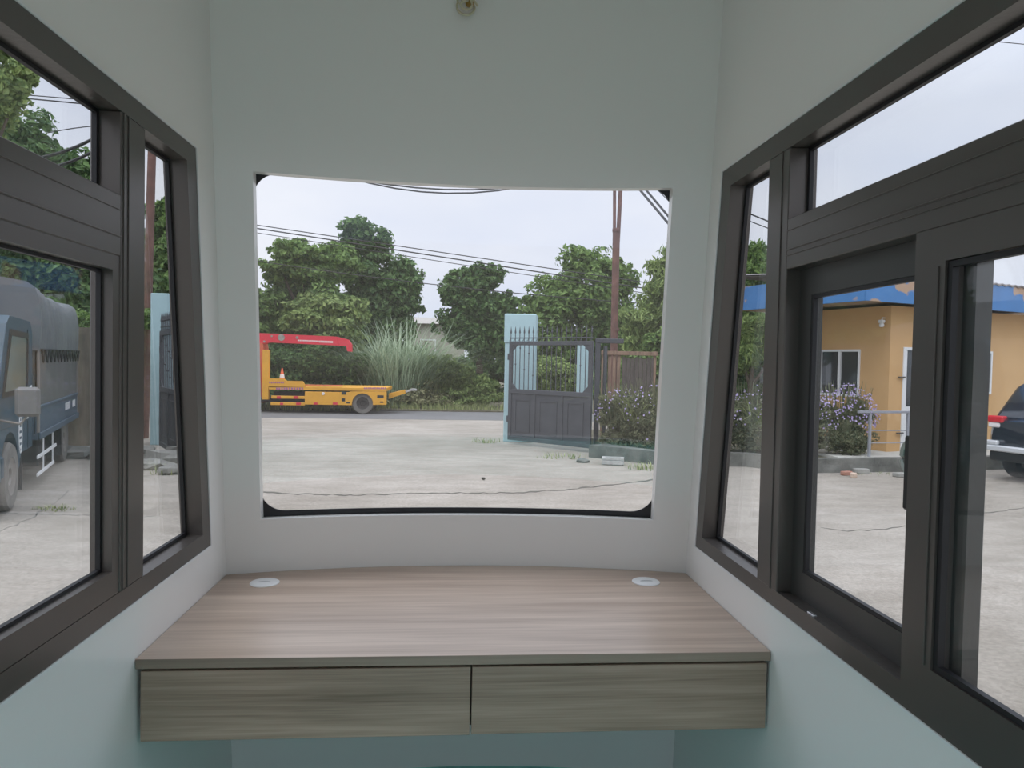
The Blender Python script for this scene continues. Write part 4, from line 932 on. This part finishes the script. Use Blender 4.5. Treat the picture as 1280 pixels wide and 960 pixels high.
for sx in (0, 1):
    P = [(.62, 1.13), (.72, 1.60), (2.25, 1.60), (2.85, 1.13)]
    xx = .075 if sx == 0 else cw_-.075; dx_ = .135 if sx == 0 else -.135
    vs = [(xx-(.012 if sx == 0 else -.012)+(dx_*.95 if z > 1.2 else .02*dx_), y, z) for (y, z) in P]
    vs2 = [(x+(.02 if sx == 0 else -.02), y, z) for (x, y, z) in vs]
    MB().add(vs+vs2, [(0, 1, 2, 3), (7, 6, 5, 4), (0, 4, 5, 1), (1, 5, 6, 2), (2, 6, 7, 3), (3, 7, 4, 0)]).build('side_window', 'cglass', car)
    a_, b_ = (.03, .30) if sx == 0 else (cw_-.30, cw_-.03)
    tlp = MB().rbox(a_, b_, -.015, .16, .985, 1.10, .02).build('tail_lamp', 'lampr', car)
    MB().rbox(a_+.01, b_-.06, -.005, .15, .90, .98, .02).build('clear_lens', 'lampw', tlp)
MB().rbox(.04, cw_-.04, -.06, .10, .50, .60, .02).rbox(.04, .24, -.05, .10, .60, .68, .02).rbox(cw_-.24, cw_-.04, -.05, .10, .60, .68, .02).build('bumper_trim', 'silver', car)
MB().rbox(.10, cw_-.10, -.03, .12, .34, .50, .02).build('lower_bumper', 'black', car)
pl = MB().rbox(.68, 1.18, -.03, .02, .74, .90, .004).build('number_plate', 'white', car)
tcv = bpy.data.curves.new('digit', 'FONT'); tcv.body = '5'; tcv.size = .13; tcv.extrude = .002
to = bpy.data.objects.new('digit_tmp', tcv); C.objects.link(to); bpy.context.view_layer.update()
me = bpy.data.meshes.new_from_object(to.evaluated_get(bpy.context.evaluated_depsgraph_get())); bpy.data.objects.remove(to)
me.materials.clear(); me.materials.append(M['black']); dg_ = bpy.data.objects.new('plate_digit', me); C.objects.link(dg_); dg_.parent = pl
dg_.location = (.71, -.032, .775); dg_.rotation_euler = (PI/2, 0, 0)
MB().rbox(.5, 1.36, .38, .56, 1.63, 1.70, .02).build('roof_spoiler', 'carp', car)
for (x, y) in ((.12, .78), (cw_-.12, .78), (.12, 3.62), (cw_-.12, 3.62)): wheel(car, (x, y, .36), .36, .24, 0, 'tyred', 'hub')

# ================================================================== small things on the ground
g = gp(766, 581); b = MB().rbox(-.20, .20, -.10, .10, 0, .10, .02).ring([(-.20, -.10), (.20, -.10), (.20, .10), (-.20, .10)], [(-.14, -.05), (.14, -.05), (.14, .05), (-.14, .05)], 2, .10, .14).build('concrete_block', 'stonel'); b.location = (g.x, g.y, GZ); b.rotation_euler.z = -.25
tag(b, 'pale hollowed concrete block on the yard below the violet bush', 'block')
for (px, py, s, m, nm, lab, ca, rz) in (
   (1058, 594, (.20, .10, .07), 'brick', 'brick', 'red brick lying before the kerb, left of the pale pieces', 'brick', .3),
   (1067, 597, (.14, .10, .08), 'brick2', 'brick', 'pale broken brick in front of the red one by the kerb', 'brick', 1.1),
   (1076, 592, (.26, .12, .09), 'stone', 'stone_slab', 'greenish grey slab resting against the kerb beside the bricks', 'stone', -.1),
   (1125, 596, (.22, .14, .07), 'stone', 'stone_slab', 'flat grey stone by the kerb next to the window latch', 'stone', .2)):
    g = gp(px, py); b = MB().rbox(-s[0]/2, s[0]/2, -s[1]/2, s[1]/2, 0, s[2], .012).build(nm, m); b.location = (g.x, g.y, GZ); b.rotation_euler.z = rz; tag(b, lab, ca)
g = gp(604, 600); b = MB().blob((0, 0, .025), (.035, .03, .02), .15, 4).build('pebble', 'crack'); b.location = (g.x, g.y, GZ); tag(b, 'single dark pebble in the middle of the open yard', 'pebble')
g = gp(729, 578); b = MB().blob((0, 0, .03), (.13, .09, .05), .2, 9).build('stone', 'kerb'); b.location = (g.x, g.y, GZ); tag(b, 'dark flat stone under the free corner of the gate leaf', 'stone')
for (px, py, s, lab) in ((205, 583, (.42, .22, .16), 'large pale rubble slab below the left gate leaf'), (222, 577, (.32, .2, .16), 'rubble stone farther right below the left gate leaf'), (190, 586, (.22, .18, .10), 'small rubble stone left of the large slab'),
      (215, 592, (.22, .15, .10), 'small rubble stone in front of the large slab'), (180, 566, (.3, .2, .08), 'low rubble at the foot of the left pale blue pillar')):
    g = gp(px, py); b = MB().blob((0, 0, s[2]*.7), s, .38, px).build('rubble_stone', 'stone'); b.location = (g.x, g.y, GZ); tag(b, lab, 'stone')
for (px, py, s, lab, m) in ((92, 572, (.35, .25, .12), 'dark debris lump behind the rear wheel of the blue truck', 'kerb'), (112, 569, (.3, .2, .1), 'debris lump between truck and stained wall', 'stone'), (124, 574, (.22, .16, .09), 'small debris lump nearest the window frame by the wall', 'kerb')):
    g = gp(px, py); b = MB().blob((0, 0, s[2]*.7), s, .25, px).build('debris', m); b.location = (g.x, g.y, GZ); tag(b, lab, 'debris')

# ================================================================== overhead cables
def cable(name, label, A, B, r, sag=0, n=14, extra=None):
    P = []
    for i in range(n+1):
        t = i/n; p = A.lerp(B, t); P.append(p-Vector((0, 0, sag*4*t*(1-t))))
    o = MB().tube(P, r, 5).build(name, 'cable', smooth=True); tag(o, label, 'cable'); return o
def ca(lab, a, b, Ya, Yb, r, sag=0): return cable('power_cable', lab, at(*a, Ya), at(*b, Yb), r, sag)
ca('topmost of the thin power cables crossing the trees', (150, 256), (900, 367), 27, 27, .018)
ca('thicker power cable just below the topmost roadside one', (150, 259), (900, 375), 27.4, 27.4, .024)
ca('third roadside power cable, fading behind the domed tree', (150, 264.5), (900, 381), 27.8, 27.8, .014)
ca('lowest roadside power cable passing in front of the left trees', (150, 298), (900, 385), 26.5, 26.5, .016, .35)
ca('upper sagging cable at the top edge of the front window', (300, 180), (800, 200), 15, 15, .017, .76)
ca('lower sagging cable at the top edge of the front window', (330, 178), (780, 190), 15.2, 15.2, .017, .95)
ca('thick left cable descending beside the rusty pole', (760, 190), (885, 338), 16, 13, .026, 0)
ca('thick right cable descending beside the rusty pole', (766, 188), (890, 335), 16, 13, .024, 0)
ca('thin cable right of the two thick ones at the window corner', (790, 205), (900, 316), 17, 14, .010, 0)
ca('upper of two cables in the narrow right pane', (900, 252), (990, 289), 14, 14, .015)
ca('lower of two cables in the narrow right pane', (900, 262), (990, 297), 14, 14, .011)
ca('upper thin cable across the sky of the left top pane', (0, 116), (180, 131), 14, 14, .010)
ca('lower thin cable across the sky of the left top pane', (0, 120), (180, 137), 14, 14, .013)
ca('thick upper cable rising to the right in the left top pane', (30, 200), (180, 130), 12, 12, .026, .18)
ca('thick lower cable rising to the right in the left top pane', (50, 212), (180, 144), 12.4, 12.4, .026, .16)
ca('faint curved wire above the thick ones in the left top pane', (60, 166), (180, 156), 13, 13, .009, -.05)
ca('thin wire in the sky of the right top pane', (1180, 46), (1330, 60), 12, 12, .007)

GR = {'tree': 'trees and tree masses around the yard', 'bush': 'bushes and hedges', 'cable': 'overhead power cables', 'stone': 'loose stones on the yard', 'weed': 'weed tufts on the yard',
      'reed': 'giant reeds beyond the road', 'pillar': 'pale blue gate pillars', 'gate': 'entrance gate leaves', 'debris': 'debris by the stained wall', 'brick': 'bricks by the kerb', 'crack': 'cracks and joints in the yard', 'truck': 'parked trucks', 'pole': 'utility poles', 'grass': 'long grass'}
for o in list(C.objects):
    if o.parent is None and o.get('category') in GR: o['group'] = GR[o['category']]
    if o.get('category') in ('weed', 'grass') : o['kind'] = 'stuff'
# ================================================================== light
wd = bpy.data.worlds.new('overcast'); sc.world = wd; wd.use_nodes = True; nt = wd.node_tree; N = nt.nodes; L = nt.links
bg = N['Background']; tc = N.new('ShaderNodeTexCoord'); mp = N.new('ShaderNodeMapping'); mp.inputs['Scale'].default_value = (1, 1, 2.6)
L.new(tc.outputs['Generated'], mp.inputs[0])
nz = N.new('ShaderNodeTexNoise'); nz.inputs['Scale'].default_value = 2.0; nz.inputs['Detail'].default_value = 6; L.new(mp.outputs[0], nz.inputs['Vector'])
rp2 = N.new('ShaderNodeValToRGB'); e = rp2.color_ramp.elements; e[0].position = .36; e[1].position = .66
e[0].color = (.62, .665, .80, 1); e[1].color = (.76, .78, .86, 1); L.new(nz.outputs['Fac'], rp2.inputs[0]); L.new(rp2.outputs[0], bg.inputs['Color'])
sx = N.new('ShaderNodeSeparateXYZ'); L.new(tc.outputs['Generated'], sx.inputs[0])   # overcast: the zenith is brighter than the horizon
mr_ = N.new('ShaderNodeMapRange'); mr_.inputs['From Min'].default_value = .30; mr_.inputs['From Max'].default_value = .85
mr_.inputs['To Min'].default_value = 1.0; mr_.inputs['To Max'].default_value = 2.6; L.new(sx.outputs['Z'], mr_.inputs['Value']); L.new(mr_.outputs[0], bg.inputs['Strength'])
sl = bpy.data.lights.new('veiled_sun', 'SUN'); sl.energy = .7; sl.angle = math.radians(40); sl.color = (1, .96, .90)
so = bpy.data.objects.new('veiled_sun', sl); C.objects.link(so); so.rotation_euler = (math.radians(28), math.radians(-18), 0); so.location = (0, 0, 30)
vs_ = sc.view_settings; vs_.view_transform = 'Standard'; vs_.look = 'None'; vs_.gamma = 1; vs_.use_curve_mapping = False; vs_.exposure = 0.30
sc.display_settings.display_device = 'sRGB'
sc.cycles.max_bounces = 10; sc.cycles.diffuse_bounces = 5; sc.cycles.transparent_max_bounces = 16
